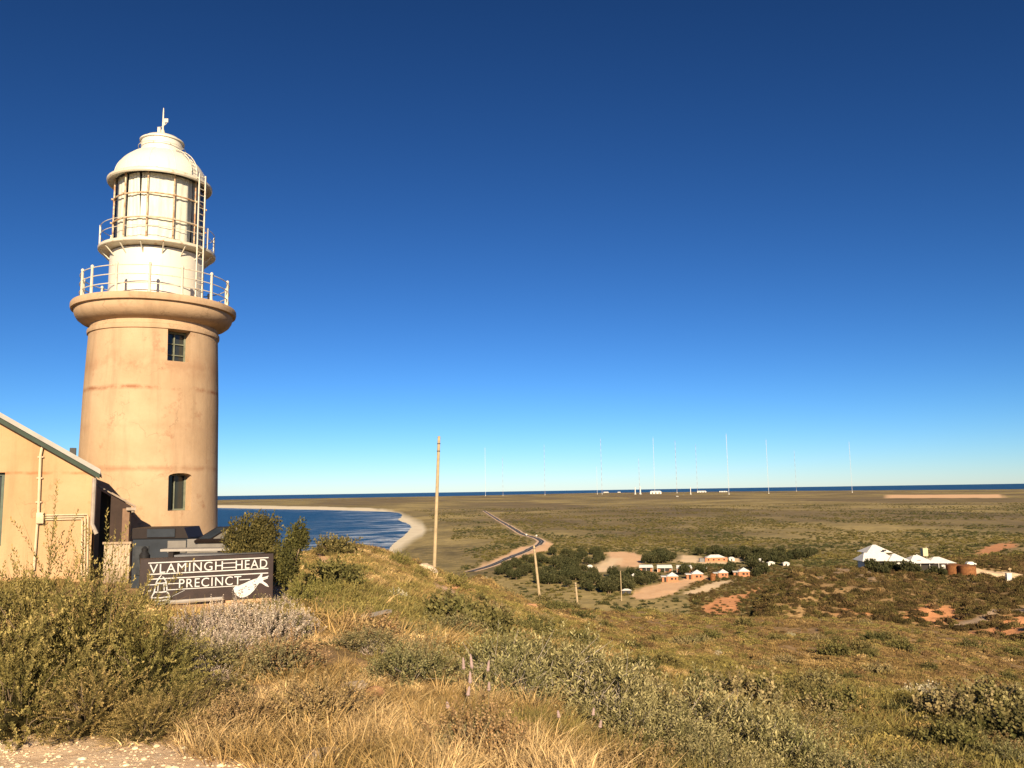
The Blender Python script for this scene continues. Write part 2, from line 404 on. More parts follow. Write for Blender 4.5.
c = mix(nt, c, (.46, .34, .23), A('path')); c = mix(nt, c, bc, A('beach')); c = mix(nt, c, grn, A('gravel'))
nt.links.new(c, b.inputs['Base Color'])
bp = nt.nodes.new('ShaderNodeBump'); bp.inputs['Strength'].default_value = .8; bp.inputs['Distance'].default_value = .03
nt.links.new(noise(nt, 22, 6, .75), bp.inputs['Height'])
bp2 = nt.nodes.new('ShaderNodeBump'); bp2.inputs['Strength'].default_value = .6; bp2.inputs['Distance'].default_value = .8
nt.links.new(n1, bp2.inputs['Height']); nt.links.new(bp.outputs[0], bp2.inputs['Normal']); nt.links.new(bp2.outputs[0], b.inputs['Normal'])
gm_.materials.append(m); tag(link('ground', gm_), kind='structure')
# sea
m = bpy.data.materials.new('sea_water'); m.use_nodes = True; nt = m.node_tree; b = nt.nodes['Principled BSDF']
b.inputs['Roughness'].default_value = .35; b.inputs['IOR'].default_value = 1.33; b.inputs['Specular IOR Level'].default_value = .16
c = ramp(nt, [(.35, (.007, .036, .080)), (.65, (.013, .052, .105))], noise(nt, .004, 4, .6, vscale=(1, .4, 1)))
fo = nt.nodes.new('ShaderNodeAttribute'); fo.attribute_name = 'foam'
fm = ramp(nt, [(.50, 0.0), (.60, .9)], noise(nt, .018, 6, .7, vscale=(.5, 1, 1), dist=1.5))
fm2 = math_(nt, 'MULTIPLY', fm, fo.outputs['Fac'])
c = mix(nt, c, (.62, .66, .66), fm2); nt.links.new(c, b.inputs['Base Color'])
bp = nt.nodes.new('ShaderNodeBump'); bp.inputs['Strength'].default_value = 1; bp.inputs['Distance'].default_value = 1.2
nt.links.new(noise(nt, .16, 5, .65), bp.inputs['Height']); nt.links.new(bp.outputs[0], b.inputs['Normal'])
sa = np.unique(np.concatenate([np.linspace(-math.pi, -0.7, 50), np.linspace(-.7, .7, 260), np.linspace(.7, math.pi, 50)]))[:-1]
sr = np.concatenate([np.exp(np.linspace(math.log(100), math.log(650), 20)), np.exp(np.linspace(math.log(660), math.log(6000), 420)), np.exp(np.linspace(math.log(6300), math.log(60000), 40))])
a_, r2 = np.meshgrid(sa, sr); sx = (np.sin(a_)*r2).ravel(); sy = (np.cos(a_)*r2).ravel(); n = len(sa)
ii = np.arange(len(sr)-1)[:, None]*n; jj = np.arange(n)[None]; j2 = (jj+1) % n
Q = np.stack([ii+jj+0*jj, ii+jj+n, ii+j2+n, ii+j2], -1).reshape(-1, 4)
sdist = pdist(sx, sy, np.array(bay[:24]), closed=False)
foam = (np.clip(1-sdist/230, 0, 1)+1.2*np.clip(1-sdist/22, 0, 1))*(np.hypot(sx, sy) < 6000)
me = npmesh('sea', np.stack([sx, sy, sx*0], 1), None, Q, m=m, attrs=dict(foam=foam)); tag(link('sea', me), kind='structure')
# ------------------------------------------------------------------ road on the plain
def catmull(pts, k=8):
    pts = np.array(pts); out = []
    for i in range(len(pts)-1):
        p0, p1, p2, p3 = pts[max(i-1, 0)], pts[i], pts[i+1], pts[min(i+2, len(pts)-1)]
        for t in np.linspace(0, 1, k, endpoint=False):
            out.append(.5*((2*p1)+(-p0+p2)*t+(2*p0-5*p1+4*p2-p3)*t*t+(-p0+3*p1-3*p2+p3)*t**3))
    out.append(pts[-1]); return np.array(out)
def ribbon(name, line, offs, lift, m):
    t = np.gradient(line, axis=0); t /= np.linalg.norm(t, axis=1)[:, None]; nrm = np.stack([t[:, 1], -t[:, 0]], 1)
    rows = [line+nrm*o for o in offs]; n = len(line); V = []
    hh = height(line[:, 0], line[:, 1])
    for rw in rows: V.append(np.stack([rw[:, 0], rw[:, 1], np.maximum(height(rw[:, 0], rw[:, 1]), hh-.4)+lift], 1))
    V = np.vstack(V); Q = []
    for k in range(len(rows)-1):
        i = np.arange(n-1); Q.append(np.stack([k*n+i, k*n+i+1, (k+1)*n+i+1, (k+1)*n+i], 1))
    return tag(link(name, npmesh(name, V, None, np.vstack(Q), m=m, smooth=True)), kind='structure')
ROAD = catmull([hit(*p)[:2] for p in [(484,510.8),(488.2,513.5),(498,520),(511.7,527.8),(522,533.9),(531.5,536.8),(537.7,539),(541.6,541.8),(536.7,545.6),(528.3,550),(511.7,557.2),(490.8,566),(470,572)]], 14)
ribbon('road_shoulder', ROAD, [-5.5, -3, 0, 3, 5.5], .30, mat('road_shoulder', (.84, .60, .40), .95, .2, .4))
ribbon('road', ROAD, [-2.8, -1.4, 0, 1.4, 2.8], .42, mat('asphalt', (.075, .075, .08), .9, .3, .3))
ribbon('road_centre_line', ROAD, [-.12, .12], .47, mat('road_paint', (.7, .7, .66), .7, .1))
# ------------------------------------------------------------------ vegetation templates
GOLD = np.array([.40, .27, .105]); STRAW = np.array([.64, .455, .22]); OLIVE = np.array([.215, .178, .056]); BROWN = np.array([.19, .120, .055]); SAGE = np.array([.21, .20, .095]); DARKG = np.array([.052, .056, .022])
veg = attr_mat('grass_blades', rough=.8, trans=.12); vegobj = attr_mat('leaves', rough=.75, objvar=.25, trans=.10)
def tuft(rng, nb, r0, ln, wd, spread=.5, lean=(-.18, .05), seg=3):
    """grass tuft: thin curved blades"""
    V = []; T = []; C = []
    for i in range(nb):
        a = rng.uniform(0, 6.283); rr = r0*math.sqrt(rng.random()); base = np.array([math.cos(a)*rr, math.sin(a)*rr, -.03])
        L = ln*rng.uniform(.45, 1.1); q = a+rng.normal(0, .6); s = spread*rng.uniform(.2, 1.2)*(.4+rr/r0*.8)
        d = np.array([math.cos(q)*s+lean[0], math.sin(q)*s+lean[1], 1.0]); d /= np.linalg.norm(d)
        mid = base+d*L*.55; tip = mid+(d*.8+np.array([math.cos(q)*s+lean[0]*1.6, math.sin(q)*s, -.15])*.6)*L*.45
        pa = rng.uniform(-1.3, 1.3); side = np.array([math.cos(pa), math.sin(pa), 0])*wd*.5*rng.uniform(.6, 1.3)
        k = len(V)
        if seg == 3:
            V += [base-side, base+side, mid-side*.8, mid+side*.8, tip]; T += [(k, k+1, k+3), (k, k+3, k+2), (k+2, k+3, k+4)]; nv = 5
        else: V += [base-side, base+side, tip]; T += [(k, k+1, k+2)]; nv = 3
        f = rng.uniform(.72, 1.25); w = rng.uniform(-.06, .06); C += [np.array([f*(1+w), f, f*(1-w)])]*nv
    return np.array(V), np.array(T), np.array(C)
def puff(rng, n, rx, rz, leaf, core=.78, spiky=.6):
    """low shrub: rough closed mound with leaf clumps standing off it"""
    V = []; T = []; C = []
    rings, seg = 3, 7
    for i in range(rings):
        ph = i/(rings)*math.pi/2
        for k in range(seg):
            th = (k+.5*i)*2*math.pi/seg; q = core*rng.uniform(.75, 1.1)
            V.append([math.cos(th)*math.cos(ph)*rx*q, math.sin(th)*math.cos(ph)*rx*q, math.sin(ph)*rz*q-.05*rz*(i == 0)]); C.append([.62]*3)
    V.append([0, 0, rz*core]); C.append([.62]*3)
    for i in range(rings-1):
        for k in range(seg):
            a, b_ = i*seg+k, i*seg+(k+1) % seg; T += [(a, b_, b_+seg), (a, b_+seg, a+seg)]
    for k in range(seg): T.append(((rings-1)*seg+k, (rings-1)*seg+(k+1) % seg, rings*seg))
    for i in range(n):
        th = rng.uniform(0, 6.283); ph = math.asin(rng.uniform(.02, 1)); q = rng.uniform(.7, 1.02)
        nrm = np.array([math.cos(th)*math.cos(ph), math.sin(th)*math.cos(ph), math.sin(ph)])
        p = nrm*np.array([rx, rx, rz])*q; d = nrm*spiky+rng.normal(0, .45, 3)+np.array([0, 0, .35]); d /= np.linalg.norm(d)
        s = np.cross(d, rng.normal(0, 1, 3)); s /= np.linalg.norm(s); l = leaf*rng.uniform(.6, 1.5); k = len(V)
        V += [p-s*l*.3, p+s*l*.3, p+d*l]; T.append((k, k+1, k+2)); f = rng.uniform(.7, 1.35); C += [[f*rng.uniform(.95, 1.05), f, f*.95]]*3
    return np.array(V), np.array(T), np.array(C)
def scatter(name, tmpls, pos, scl, tint, label=None, m=None, kindname='stuff', flat=None):
    pos = np.asarray(pos); n = len(pos); which = RNG.integers(0, len(tmpls), n); rot = RNG.uniform(0, 6.283, n)
    if flat: rot = RNG.uniform(-flat, flat, n)
    Vs, Ts, Cs = [], [], []; off = 0
    for k, (v, t, c) in enumerate(tmpls):
        s = np.where(which == k)[0]
        if not len(s): continue
        cr, sr_ = np.cos(rot[s])[:, None], np.sin(rot[s])[:, None]
        x = (v[None, :, 0]*cr-v[None, :, 1]*sr_)*scl[s, 0][:, None]; y = (v[None, :, 0]*sr_+v[None, :, 1]*cr)*scl[s, 0][:, None]; z = v[None, :, 2]*scl[s, 1][:, None]+0*x
        vv = np.stack([x, y, z], -1)+pos[s][:, None]
        Vs.append(vv.reshape(-1, 3)); Ts.append((t[None]+(np.arange(len(s))*len(v))[:, None, None]+off).reshape(-1, 3))
        Cs.append((c[None]*tint[s][:, None]).reshape(-1, 3)); off += len(s)*len(v)
    me = npmesh(name, np.vstack(Vs), np.vstack(Ts), col=np.clip(np.vstack(Cs), 0, .9), m=m or veg)
    return tag(link(name, me), label, None, None, kindname)
def cover(x, y):
    c = np.maximum.reduce([zone(Z_sand, x, y), zone(Z_orange, x, y, rel=.008), zone(Z_red, x, y, rel=.008)*.69, zone(Z_gravel, x, y, .25, .015), zone(Z_path, x, y, rel=.004)])
    far = np.hypot(x, y) > 350
    if far.any():
        r = pdist(x[far], y[far], ROAD, False); c[far] = np.maximum(c[far], r < 11)
        c[far] = np.maximum(c[far], (pdist(x[far], y[far], bay) < 70) | inside(x[far], y[far], bay))
    return c
def spots(n, d0, d1, a0=-.62, a1=.60, power=1.0, keep=None):
    """points with density falling with distance (power 1: even in depression angle / ground rows)"""
    u = RNG.random(n)
    d = (d0**(2-power)+(d1**(2-power)-d0**(2-power))*u)**(1/(2-power)) if power != 2 else d0*(d1/d0)**u
    a = RNG.uniform(a0, a1, n); x = np.sin(a)*d; y = np.cos(a)*d
    k = RNG.random(n) > cover(x, y)*1.25
    if keep is not None: k &= keep(x, y)
    x, y = x[k], y[k]; return np.stack([x, y, height(x, y)], 1)
def tints(pos, pal, wts_fn, jit=.18):
    """palette choice steered by noise patches"""
    x, y = pos[:, 0], pos[:, 1]; f = wts_fn(x, y)+RNG.normal(0, .10, len(x)); f = np.clip(f, 0, .999)*(len(pal)-1)
    i = f.astype(int); t = (f-i)[:, None]; P_ = np.array(pal); c = P_[i]*(1-t)+P_[np.minimum(i+1, len(pal)-1)]*t
    return c*(1+RNG.normal(0, jit, (len(x), 1)))*np.array([1, 1, 1])
HOUSE_X = lambda x, y: ~((y > 19.3) & (y < 31) & (x > -30) & (x < -8.2)) & ~((y > 15.2) & (y < 20) & (x > -9.6) & (x < -4.2)) & ~((y > 13.2) & (y < 15.9) & (x > -6.4) & (x < -3.9))
# ------------------------------------------------------------------ ground cover (nobody could count it)
rg = np.random.default_rng(11)
tA = [tuft(rg, 30, .11, .40, .0065, .75) for _ in range(5)]+[tuft(rg, 60, .10, .20, .008, 1.0) for _ in range(4)]
tB = [tuft(rg, 26, .18, .42, .020, .8, seg=3) for _ in range(4)]+[puff(rg, 200, .30, .24, .040, .75, .45) for _ in range(4)]
tB2 = [tuft(rg, 44, .30, .42, .016, .95, seg=2) for _ in range(5)]
tC = [puff(rg, 95, .62, .34, .105, .80, .45) for _ in range(6)]+[tuft(rg, 60, .40, .42, .030, 1.1, lean=(-.25, .05), seg=2) for _ in range(3)]
tD = [puff(rg, 60, .95, .60, .22, .80, .4) for _ in range(6)]
tE = [puff(rg, 18, 1.0, .62, .40, .8, .6) for _ in range(5)]
def az2px(x, y): return 512+840*x/np.maximum(y, .1)
def pal_near(x, y):
    d = np.hypot(x, y); px = az2px(x, y)
    base = (fbm(x/1.3+9, y/1.3, 41)-.5)*1.5+.5
    gold = np.interp(d, [5, 6.5, 8.5, 12, 30, 60], [.30, .16, -.10, -.22, -.14, -.06])
    right = np.interp(px, [300, 560, 760, 1000], [.06, .02, -.14, -.16])
    return base+gold+right
pal = [OLIVE*.85, OLIVE, OLIVE*1.2+GOLD*.12, GOLD*.8, GOLD, STRAW, STRAW]
def clear_of(x, y, lst):
    k = np.ones(x.shape, bool)
    for px, d, r in lst:
        a = az_of(px, 640); k &= np.hypot(x-math.sin(a)*d, y-math.cos(a)*d) > r
    return k
CORAL = [(500, 10.6, 1.0, 'left end'), (545, 10.3, 1.25, 'left of middle'), (592, 10.0, 1.2, 'middle, most bare twigs'), (640, 10.4, 1.1, 'right of middle'), (560, 12.2, 1.1, 'behind the middle'),
         (688, 10.0, 1.2, 'right end with bare grey wood'), (738, 9.9, 1.05, 'separate clump further right'), (782, 9.6, .9, 'outermost on the right'), (665, 8.8, .8, 'low in front of the right end'),
         (618, 8.7, .8, 'low in front of the middle'), (508, 9.4, .7, 'low in front of the left end'), (850, 9.0, .7, 'low and greyish, towards the right edge'), (950, 8.5, .6, 'nearest to the bottom right corner'), (735, 7.8, .5, 'small, near the bottom edge'), (462, 6.3, .34, 'small, beside the golden grass at the bottom')]
SILV = [(205, 11.6, .85, 'silvery white saltbush left end of the pale clump under the sign'), (236, 11.9, 1.0, 'silvery white saltbush in the middle of the pale clump under the sign'),
    (264, 11.5, .9, 'silvery white saltbush right of middle in the pale clump'), (289, 12.0, .75, 'silvery saltbush at the right end of the pale clump'), (281, 15.3, .5, 'small white saltbush against the right end of the sign'),
    (222, 10.3, .7, 'low silvery saltbush in front of the middle of the pale clump'), (205, 8.8, .45, 'grey twiggy saltbush low in front of the pale clump'), (372, 10.8, .3, 'tiny pale saltbush in olive grass near the lying plank')]
CLR = [(px, d, .52*s_) for px, d, s_, _ in CORAL+SILV]
soilgap = lambda x, y: fbm(x/.9+3, y/.9, 91) > .41+RNG.normal(0, .05, len(x))
NEARK = lambda x, y: HOUSE_X(x, y) & clear_of(x, y, CLR) & soilgap(x, y)
p = spots(7200, 3.9, 13.5, -.60, .58, 1.2, NEARK); s = np.stack([RNG.uniform(.7, 1.2, len(p)), RNG.uniform(.30, .95, len(p))*(0.35+.95*fbm(p[:, 0]/1.3, p[:, 1]/1.3, 77))], 1)
scatter('grass', tA, p, s, tints(p, pal, pal_near), 'dry golden and olive grass on the near slope')
p = spots(18000, 12, 62, -.62, .60, 1.45, lambda x, y: HOUSE_X(x, y) & clear_of(x, y, CLR)); s = np.stack([RNG.uniform(.8, 1.4, len(p)), RNG.uniform(.45, 1.1, len(p))*(.5+.8*fbm(p[:, 0]/3, p[:, 1]/3, 78))], 1)
scatter('hill_grass', tB+tB2, p, s, tints(p, pal, pal_near), 'olive and straw tussock grass over the hilltop')
def pal_mid(x, y): return fbm(x/9, y/9, 45)*.8+fbm(x/2.5, y/2.5, 46)*.35-.13+np.where(np.hypot(x, y) < 185, .13, 0)
pal2 = [DARKG*1.3, OLIVE*.8, OLIVE*.95, OLIVE*1.25, BROWN*1.15, GOLD*.55, GOLD*.8, STRAW*.85]
p = spots(26000, 42, 250, -.62, .60, 1.5); sz = np.minimum(RNG.lognormal(-.15, .33, len(p)), 1.4)*np.interp(np.hypot(p[:, 0], p[:, 1]), [42, 90, 200], [.6, .85, 1.25]); s = np.stack([sz, sz*RNG.uniform(.6, 1.25, len(p))], 1)
scatter('hillside_scrub', tC, p, s, tints(p, pal2, pal_mid), 'low olive and straw scrub down the hillside')
pal3 = [DARKG, OLIVE*.35, BROWN*.5, OLIVE*.5, BROWN*.75, OLIVE*.65, BROWN*1.2, GOLD*.6]
p = spots(17000, 190, 640, az_of(690), .60, 1.5); sz = np.minimum(RNG.lognormal(.0, .36, len(p)), 1.8); s = np.stack([sz, sz*RNG.uniform(.7, 1.5, len(p))], 1)
scatter('spur_scrub', tD, p, s, tints(p, pal3, pal_mid), 'dark olive and brown scrub on the rocky spur')
def keepE(x, y): return ((np.hypot(x, y) > 640) | (RNG.random(len(x)) < .15)) & (fbm(x/60, y/140, 61) > .47+RNG.normal(0, .06, len(x)))
p = spots(70000, 400, 2800, -.16, .60, 1.75, keepE); p = p[p[:, 2] > 1.2]; sz = np.minimum(RNG.lognormal(.25, .45, len(p)), 2.8); s = np.stack([sz, sz*RNG.uniform(.5, .9, len(p))], 1)
scatter('plain_scrub', tE, p, s, tints(p, [DARKG, DARKG*1.4, OLIVE*.7, OLIVE*.9], lambda x, y: fbm(x/80, y/80, 63)), 'dark scrub dotted over the coastal plain')
# stones of the gravel verge
def stone(rng, r=1.0, n=2):
    bm = bmesh.new(); bmesh.ops.create_icosphere(bm, subdivisions=n, radius=r)
    for v in bm.verts:
        q = v.co.normalized(); v.co *= .8+.5*vnoise(np.array([q.x*1.7+9+rng.random()*.05+q.z]), np.array([q.y*1.7+9]), int(r*100) % 97)[0]
    me = bpy.data.meshes.new('t'); bm.to_mesh(me); bm.free()
    v = np.array([x.co[:] for x in me.vertices]); t = np.array([p_.vertices[:] for p_ in me.polygons]); bpy.data.meshes.remove(me)
    v[:, 2] *= .6; v[:, 0] *= rng.uniform(.8, 1.3); return v, t, np.ones((len(v), 3))
x = RNG.uniform(-6, 0, 14000); y = RNG.uniform(3.2, 8.5, 14000); k = zone(Z_gravel, x, y, .25, .015) > RNG.uniform(.1, .9, 14000); x, y = x[k], y[k]
p = np.stack([x, y, height(x, y)], 1); sz = RNG.lognormal(-5.15, .55, len(p)); s = np.stack([sz, sz], 1)
scatter('gravel', [stone(rg, 1, 1) for _ in range(4)], p, s, np.array([.88, .66, .44])*(1+RNG.normal(0, .2, (len(p), 1))), 'pale loose stones on the gravel verge', attr_mat('gravel_stone', rough=.95))

# ------------------------------------------------------------------ shrubs as things
def sprigs(rng, n, R_, H_, slen, nl, leaf, wid, col, up=.35, droop=0.0, tipcol=None, fill=.5, jitter=.2):
    V, T, C = [], [], []
    for i in range(n):
        th = rng.uniform(0, 6.283); ph = math.asin(rng.uniform(0, 1)**.8); q = rng.uniform(fill, .95)
        lob = 1+.22*math.sin(th*3+1.3)+.15*math.sin(th*5+ph*4)
        o = np.array([math.cos(th)*math.cos(ph)*R_*q*lob, math.sin(th)*math.cos(ph)*R_*q*lob, math.sin(ph)*H_*q*lob])
        d = np.array([math.cos(th)*math.cos(ph), math.sin(th)*math.cos(ph), math.sin(ph)+up])+rng.normal(0, .35, 3); d /= np.linalg.norm(d)
        L = slen*rng.uniform(.5, 1.3); cc = col*rng.uniform(1-jitter, 1+jitter*1.3)*np.array([rng.uniform(.93, 1.1), 1, rng.uniform(.85, 1.1)])
        s0 = np.cross(d, rng.normal(0, 1, 3)); s0 /= np.linalg.norm(s0); s1 = np.cross(d, s0)
        k = len(V); e = o+d*L*.95; w0 = wid*.22
        V += [o-s0*w0, o+s0*w0, e]; T.append((k, k+1, k+2)); C += [cc*.8]*3
        for j in range(nl):
            t = (j+.7)/nl; p_ = o+d*L*t-np.array([0, 0, droop*L*t*t]); g = j*2.4+rng.normal(0, .3)
            out = s0*math.cos(g)+s1*math.sin(g); ld = d*.75+out*.85; ld /= np.linalg.norm(ld)
            sd_ = np.cross(ld, d+rng.normal(0, .4, 3)); sd_ /= (np.linalg.norm(sd_)+1e-9); l = leaf*rng.uniform(.6, 1.25)*(1.1-.45*t); k = len(V)
            V += [p_, p_+ld*l*.5+sd_*wid*.5, p_+ld*l, p_+ld*l*.5-sd_*wid*.5]; T += [(k, k+1, k+2), (k, k+2, k+3)]
            f = rng.uniform(.82, 1.2); c_ = cc*f if tipcol is None else (cc*(1-t**2)+tipcol*t**2)*f; C += [c_]*4
    return np.array(V), np.array(T), np.clip(np.array(C), 0, .9)
def twigs(rng, n, R_, H_, rad_, out=1.0, bend=.25):
    mb = MB()
    for i in range(n):
        th = rng.uniform(0, 6.283); ph = rng.uniform(.15, 1.4); q = rng.uniform(.6, 1.0)*out
        e = np.array([math.cos(th)*math.cos(ph)*R_*q, math.sin(th)*math.cos(ph)*R_*q, math.sin(ph)*H_*q])
        m1 = e*.45+rng.normal(0, bend*.3, 3)*R_; m1[2] = abs(m1[2])*.8; m2 = e*.78+rng.normal(0, bend*.25, 3)*R_
        r0_ = rad_*rng.uniform(.6, 1.2); b0 = rng.normal(0, .06*R_, 3); b0[2] = -.05
        mb.tube([b0, m1, m2, e], [r0_, r0_*.7, r0_*.45, r0_*.15], 5)
        for _ in range(2):
            e2 = m1+(e-m1)*.8+rng.normal(0, .22, 3)*R_; e2[2] = abs(e2[2]); mb.tube([m1, (m1+e2)/2+rng.normal(0, .04, 3)*R_, e2], [r0_*.5, r0_*.35, r0_*.1], 4)
    bmesh.ops.recalc_face_normals(mb.bm, faces=mb.bm.faces); me = bpy.data.meshes.new('branches'); mb.bm.to_mesh(me); mb.bm.free(); return me
bark = mat('bark', (.26, .19, .12), .9, .4, 8); greytwig = mat('dry_twig', (.42, .36, .28), .9, .3, 12)
class Shrub:
    def __init__(s, seed, R_, H_, nsp, slen, nl, leaf, wid, col, ntw=14, trad=.012, twm=None, up=.35, corec=.55, tip=None, fill=.5, out=1.0, droop=0):
        rng = np.random.default_rng(seed); V, T, C = sprigs(rng, nsp, R_, H_, slen, nl, leaf, wid, col, up, droop, tip, fill)
        if corec:  # core mound darker than the leaves: shade in the gaps put into its colour
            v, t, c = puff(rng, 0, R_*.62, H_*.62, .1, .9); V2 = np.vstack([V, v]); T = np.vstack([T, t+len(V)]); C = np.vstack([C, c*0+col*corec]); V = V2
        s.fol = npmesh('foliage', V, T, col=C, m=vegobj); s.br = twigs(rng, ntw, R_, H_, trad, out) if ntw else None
        if s.br: s.br.materials.append(twm or bark)
    def put(s, name, p, label, cat='shrub', group=None, scale=1.0, rz=None, zs=None):
        rz = RNG.uniform(0, 6.28) if rz is None else rz
        t = thing(name, p, label, cat, group, rz); t.scale = (scale, scale, zs or scale)
        link('foliage', s.fol, t)
        if s.br: link('branches', s.br, t)
        return t
FE = np.array([.130, .110, .034]); FT = np.array([.40, .31, .11])
def gpos(px, py, up=0.0): q = hit(px, py); q[2] += up-.02; return q
# feathery wattles at the left
fe = [Shrub(100+i, .60, .60, 270, .46, 44, .032, .011, FE, 22, .009, up=.25, tip=FT, corec=.22, fill=.42, droop=.25) for i in range(3)]
def at_d(px, d): 
    a = az_of(px, 640); x, y = math.sin(a)*d, math.cos(a)*d; return np.array([x, y, hz(x, y)-.03])
for i, (px, d, sc_, zs, lb) in enumerate([
    (-25, 8.6, 1.2, 1.35, 'feathery olive wattle cut by the left edge of the photo'),
    (40, 8.8, 1.2, 1.7, 'feathery olive wattle in front of the downpipe on the gable wall'),
    (100, 8.6, 1.1, 1.55, 'largest feathery olive wattle, below the corrugated fence'),
    (150, 8.2, .80, 1.0, 'feathery olive wattle reaching over the lower left of the dark sign'),
    (20, 7.5, .85, .9, 'low feathery wattle nearest the gravel at the far left'),
    (95, 7.2, .62, .65, 'small feathery wattle at the foot of the largest wattle'),
    (180, 7.3, .42, .45, 'small twiggy olive wattle right of the large wattles, beside pale sand'),
    (150, 6.8, .42, .45, 'lowest small wattle just behind the gravel verge')]):
    fe[i % 3].put('wattle_bush', at_d(px, d), lb, 'bush', 'feathery wattles on the left', sc_, zs=zs)
# silvery saltbush below the sign
SI = np.array([.33, .27, .20]); ST = np.array([.66, .56, .44])
si = [Shrub(120+i, .62, .42, 520, .16, 14, .030, .016, SI, 16, .008, greytwig, up=.9, tip=ST, corec=.5) for i in range(2)]
for i, (px, d, s_, lb) in enumerate(SILV):
    si[i % 2].put('silver_saltbush', at_d(px, d), lb, 'bush', 'silvery saltbushes', s_)
# dark shrubs beside the sign
TG = np.array([.072, .068, .022]); TT = np.array([.20, .165, .05])
class Tree:
    def __init__(s, seed, lobes, trunk_h, trad, nleaf, leaf, col, tip):
        rng = np.random.default_rng(seed); V, T, C = [], [], []
        wt = np.array([l[3]**2*l[4] for l in lobes]); wt /= wt.sum()
        for i in range(nleaf):
            lx, ly, lz, lr, lh = lobes[rng.choice(len(lobes), p=wt)]
            n_ = rng.normal(0, 1, 3); n_ /= np.linalg.norm(n_); q = rng.uniform(.55, 1.06)*(1+.18*math.sin(n_[0]*5+seed)+.15*math.sin(n_[2]*7+n_[1]*4))
            p_ = np.array([lx, ly, lz])+n_*np.array([lr, lr, lh])*q
            d = n_*.6+np.array([0, 0, .7])+rng.normal(0, .4, 3); d /= np.linalg.norm(d); sdv = np.cross(d, rng.normal(0, 1, 3)); sdv /= np.linalg.norm(sdv)
            l = leaf*rng.uniform(.6, 1.3); k = len(V); V += [p_, p_+d*l*.5+sdv*l*.30, p_+d*l, p_+d*l*.5-sdv*l*.30]; T += [(k, k+1, k+2), (k, k+2, k+3)]
            cl = .5+.5*math.sin(p_[0]*9+p_[2]*7+seed); f = rng.uniform(.75, 1.25)*(.85+.3*cl); t = rng.random()**2*.8; C += [(col*(1-t)+tip*t)*f]*4
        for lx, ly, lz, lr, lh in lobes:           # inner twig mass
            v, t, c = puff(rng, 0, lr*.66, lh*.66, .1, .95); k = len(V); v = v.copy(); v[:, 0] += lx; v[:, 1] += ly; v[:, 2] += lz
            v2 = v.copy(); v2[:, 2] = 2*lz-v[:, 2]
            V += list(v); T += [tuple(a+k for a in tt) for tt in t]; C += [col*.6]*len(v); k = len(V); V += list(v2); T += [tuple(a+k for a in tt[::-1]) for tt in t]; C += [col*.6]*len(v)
        s.fol = npmesh('crown', np.array(V), np.array(T), col=np.clip(np.array(C), 0, .9), m=vegobj)
        mb = MB(); mb.tube([(0, 0, -.2), (.03, 0, trunk_h*.5), (.0, .04, trunk_h)], [trad, trad*.8, trad*.6], 7)
        for lx, ly, lz, lr, lh in lobes: mb.tube([(0, 0, trunk_h*.6), (lx*.5, ly*.5, (trunk_h*.6+lz)/2), (lx, ly, lz+lh*.4)], [trad*.6, trad*.4, trad*.15], 5)
        bmesh.ops.recalc_face_normals(mb.bm, faces=mb.bm.faces); s.tr = bpy.data.meshes.new('trunk'); mb.bm.to_mesh(s.tr); mb.bm.free(); s.tr.materials.append(bark)
    def put(s, name, p, label, cat, group=None, scale=1, zs=None, rz=None):
        t = thing(name, p, label, cat, group, RNG.uniform(0, 6.28) if rz is None else rz); t.scale = (scale, scale, zs or scale)
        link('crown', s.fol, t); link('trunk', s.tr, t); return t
tr1 = Tree(5, [(-.28, 0, 1.15, .26, .42), (.05, .1, 1.25, .30, .40), (.33, 0, 1.2, .20, .42), (-.1, 0, .75, .45, .35), (.3, 0, .7, .3, .35), (-.52, 0, 1.15, .13, .22)], .7, .05, 11000, .050, TG, TT)
tr1.put('tall_shrub', at_d(252, 18.2)+np.array([0, 0, .06]), 'tallest dark green shrub with an upright crown behind the right end of the sign', 'shrub', None, 1.0, 1.0, .45)
tr2 = Tree(6, [(.16, 0, 1.2, .20, .28), (.0, .05, .85, .22, .35), (-.1, 0, .5, .28, .3), (.26, .0, 1.1, .15, .22)], .6, .035, 5200, .048, TG*1.05, TT)
tr2.put('leaning_shrub', at_d(288, 17.4)+np.array([0, 0, .1]), 'narrower dark green shrub leaning right, between the tall shrub and the bay', 'shrub', None, 1.0, .98, 0)
yg = [Shrub(140+i, .55, .5, 420, .18, 13, .045, .020, np.array([.17, .15, .045]), 12, .008, up=.5, tip=np.array([.33, .27, .09])) for i in range(2)]
for i, (px, d, s_, zs, lb) in enumerate([(303, 16.2, .75, .9, 'yellow green bush at the foot of the leaning shrub'), (325, 18.5, .6, .7, 'yellow green bush left of the orange sand patch below the bay'), (350, 17, .6, .55, 'round yellow green bush in the grass right of the sign'),
    (375, 15.5, .5, .4, 'low yellow green bush in the olive grass, right of the round one'), (418, 38, .9, .9, 'dark bush on the crest below the beach, left of the tall pole'), (398, 40, 1.1, 1.1, 'leafy bush on the crest where the beach disappears'), (455, 42, 1.5, 1.3, 'broad dark bush just right of the foot of the tall pole'),
    (272, 13.7, .45, .4, 'small green bush at the right foot of the sign'), (478, 47, 1.0, .9, 'bush on the crest right of the broad dark one')]):
    yg[i % 2].put('green_bush', at_d(px, d), lb, 'bush', 'green bushes along the crest', s_, zs=zs)
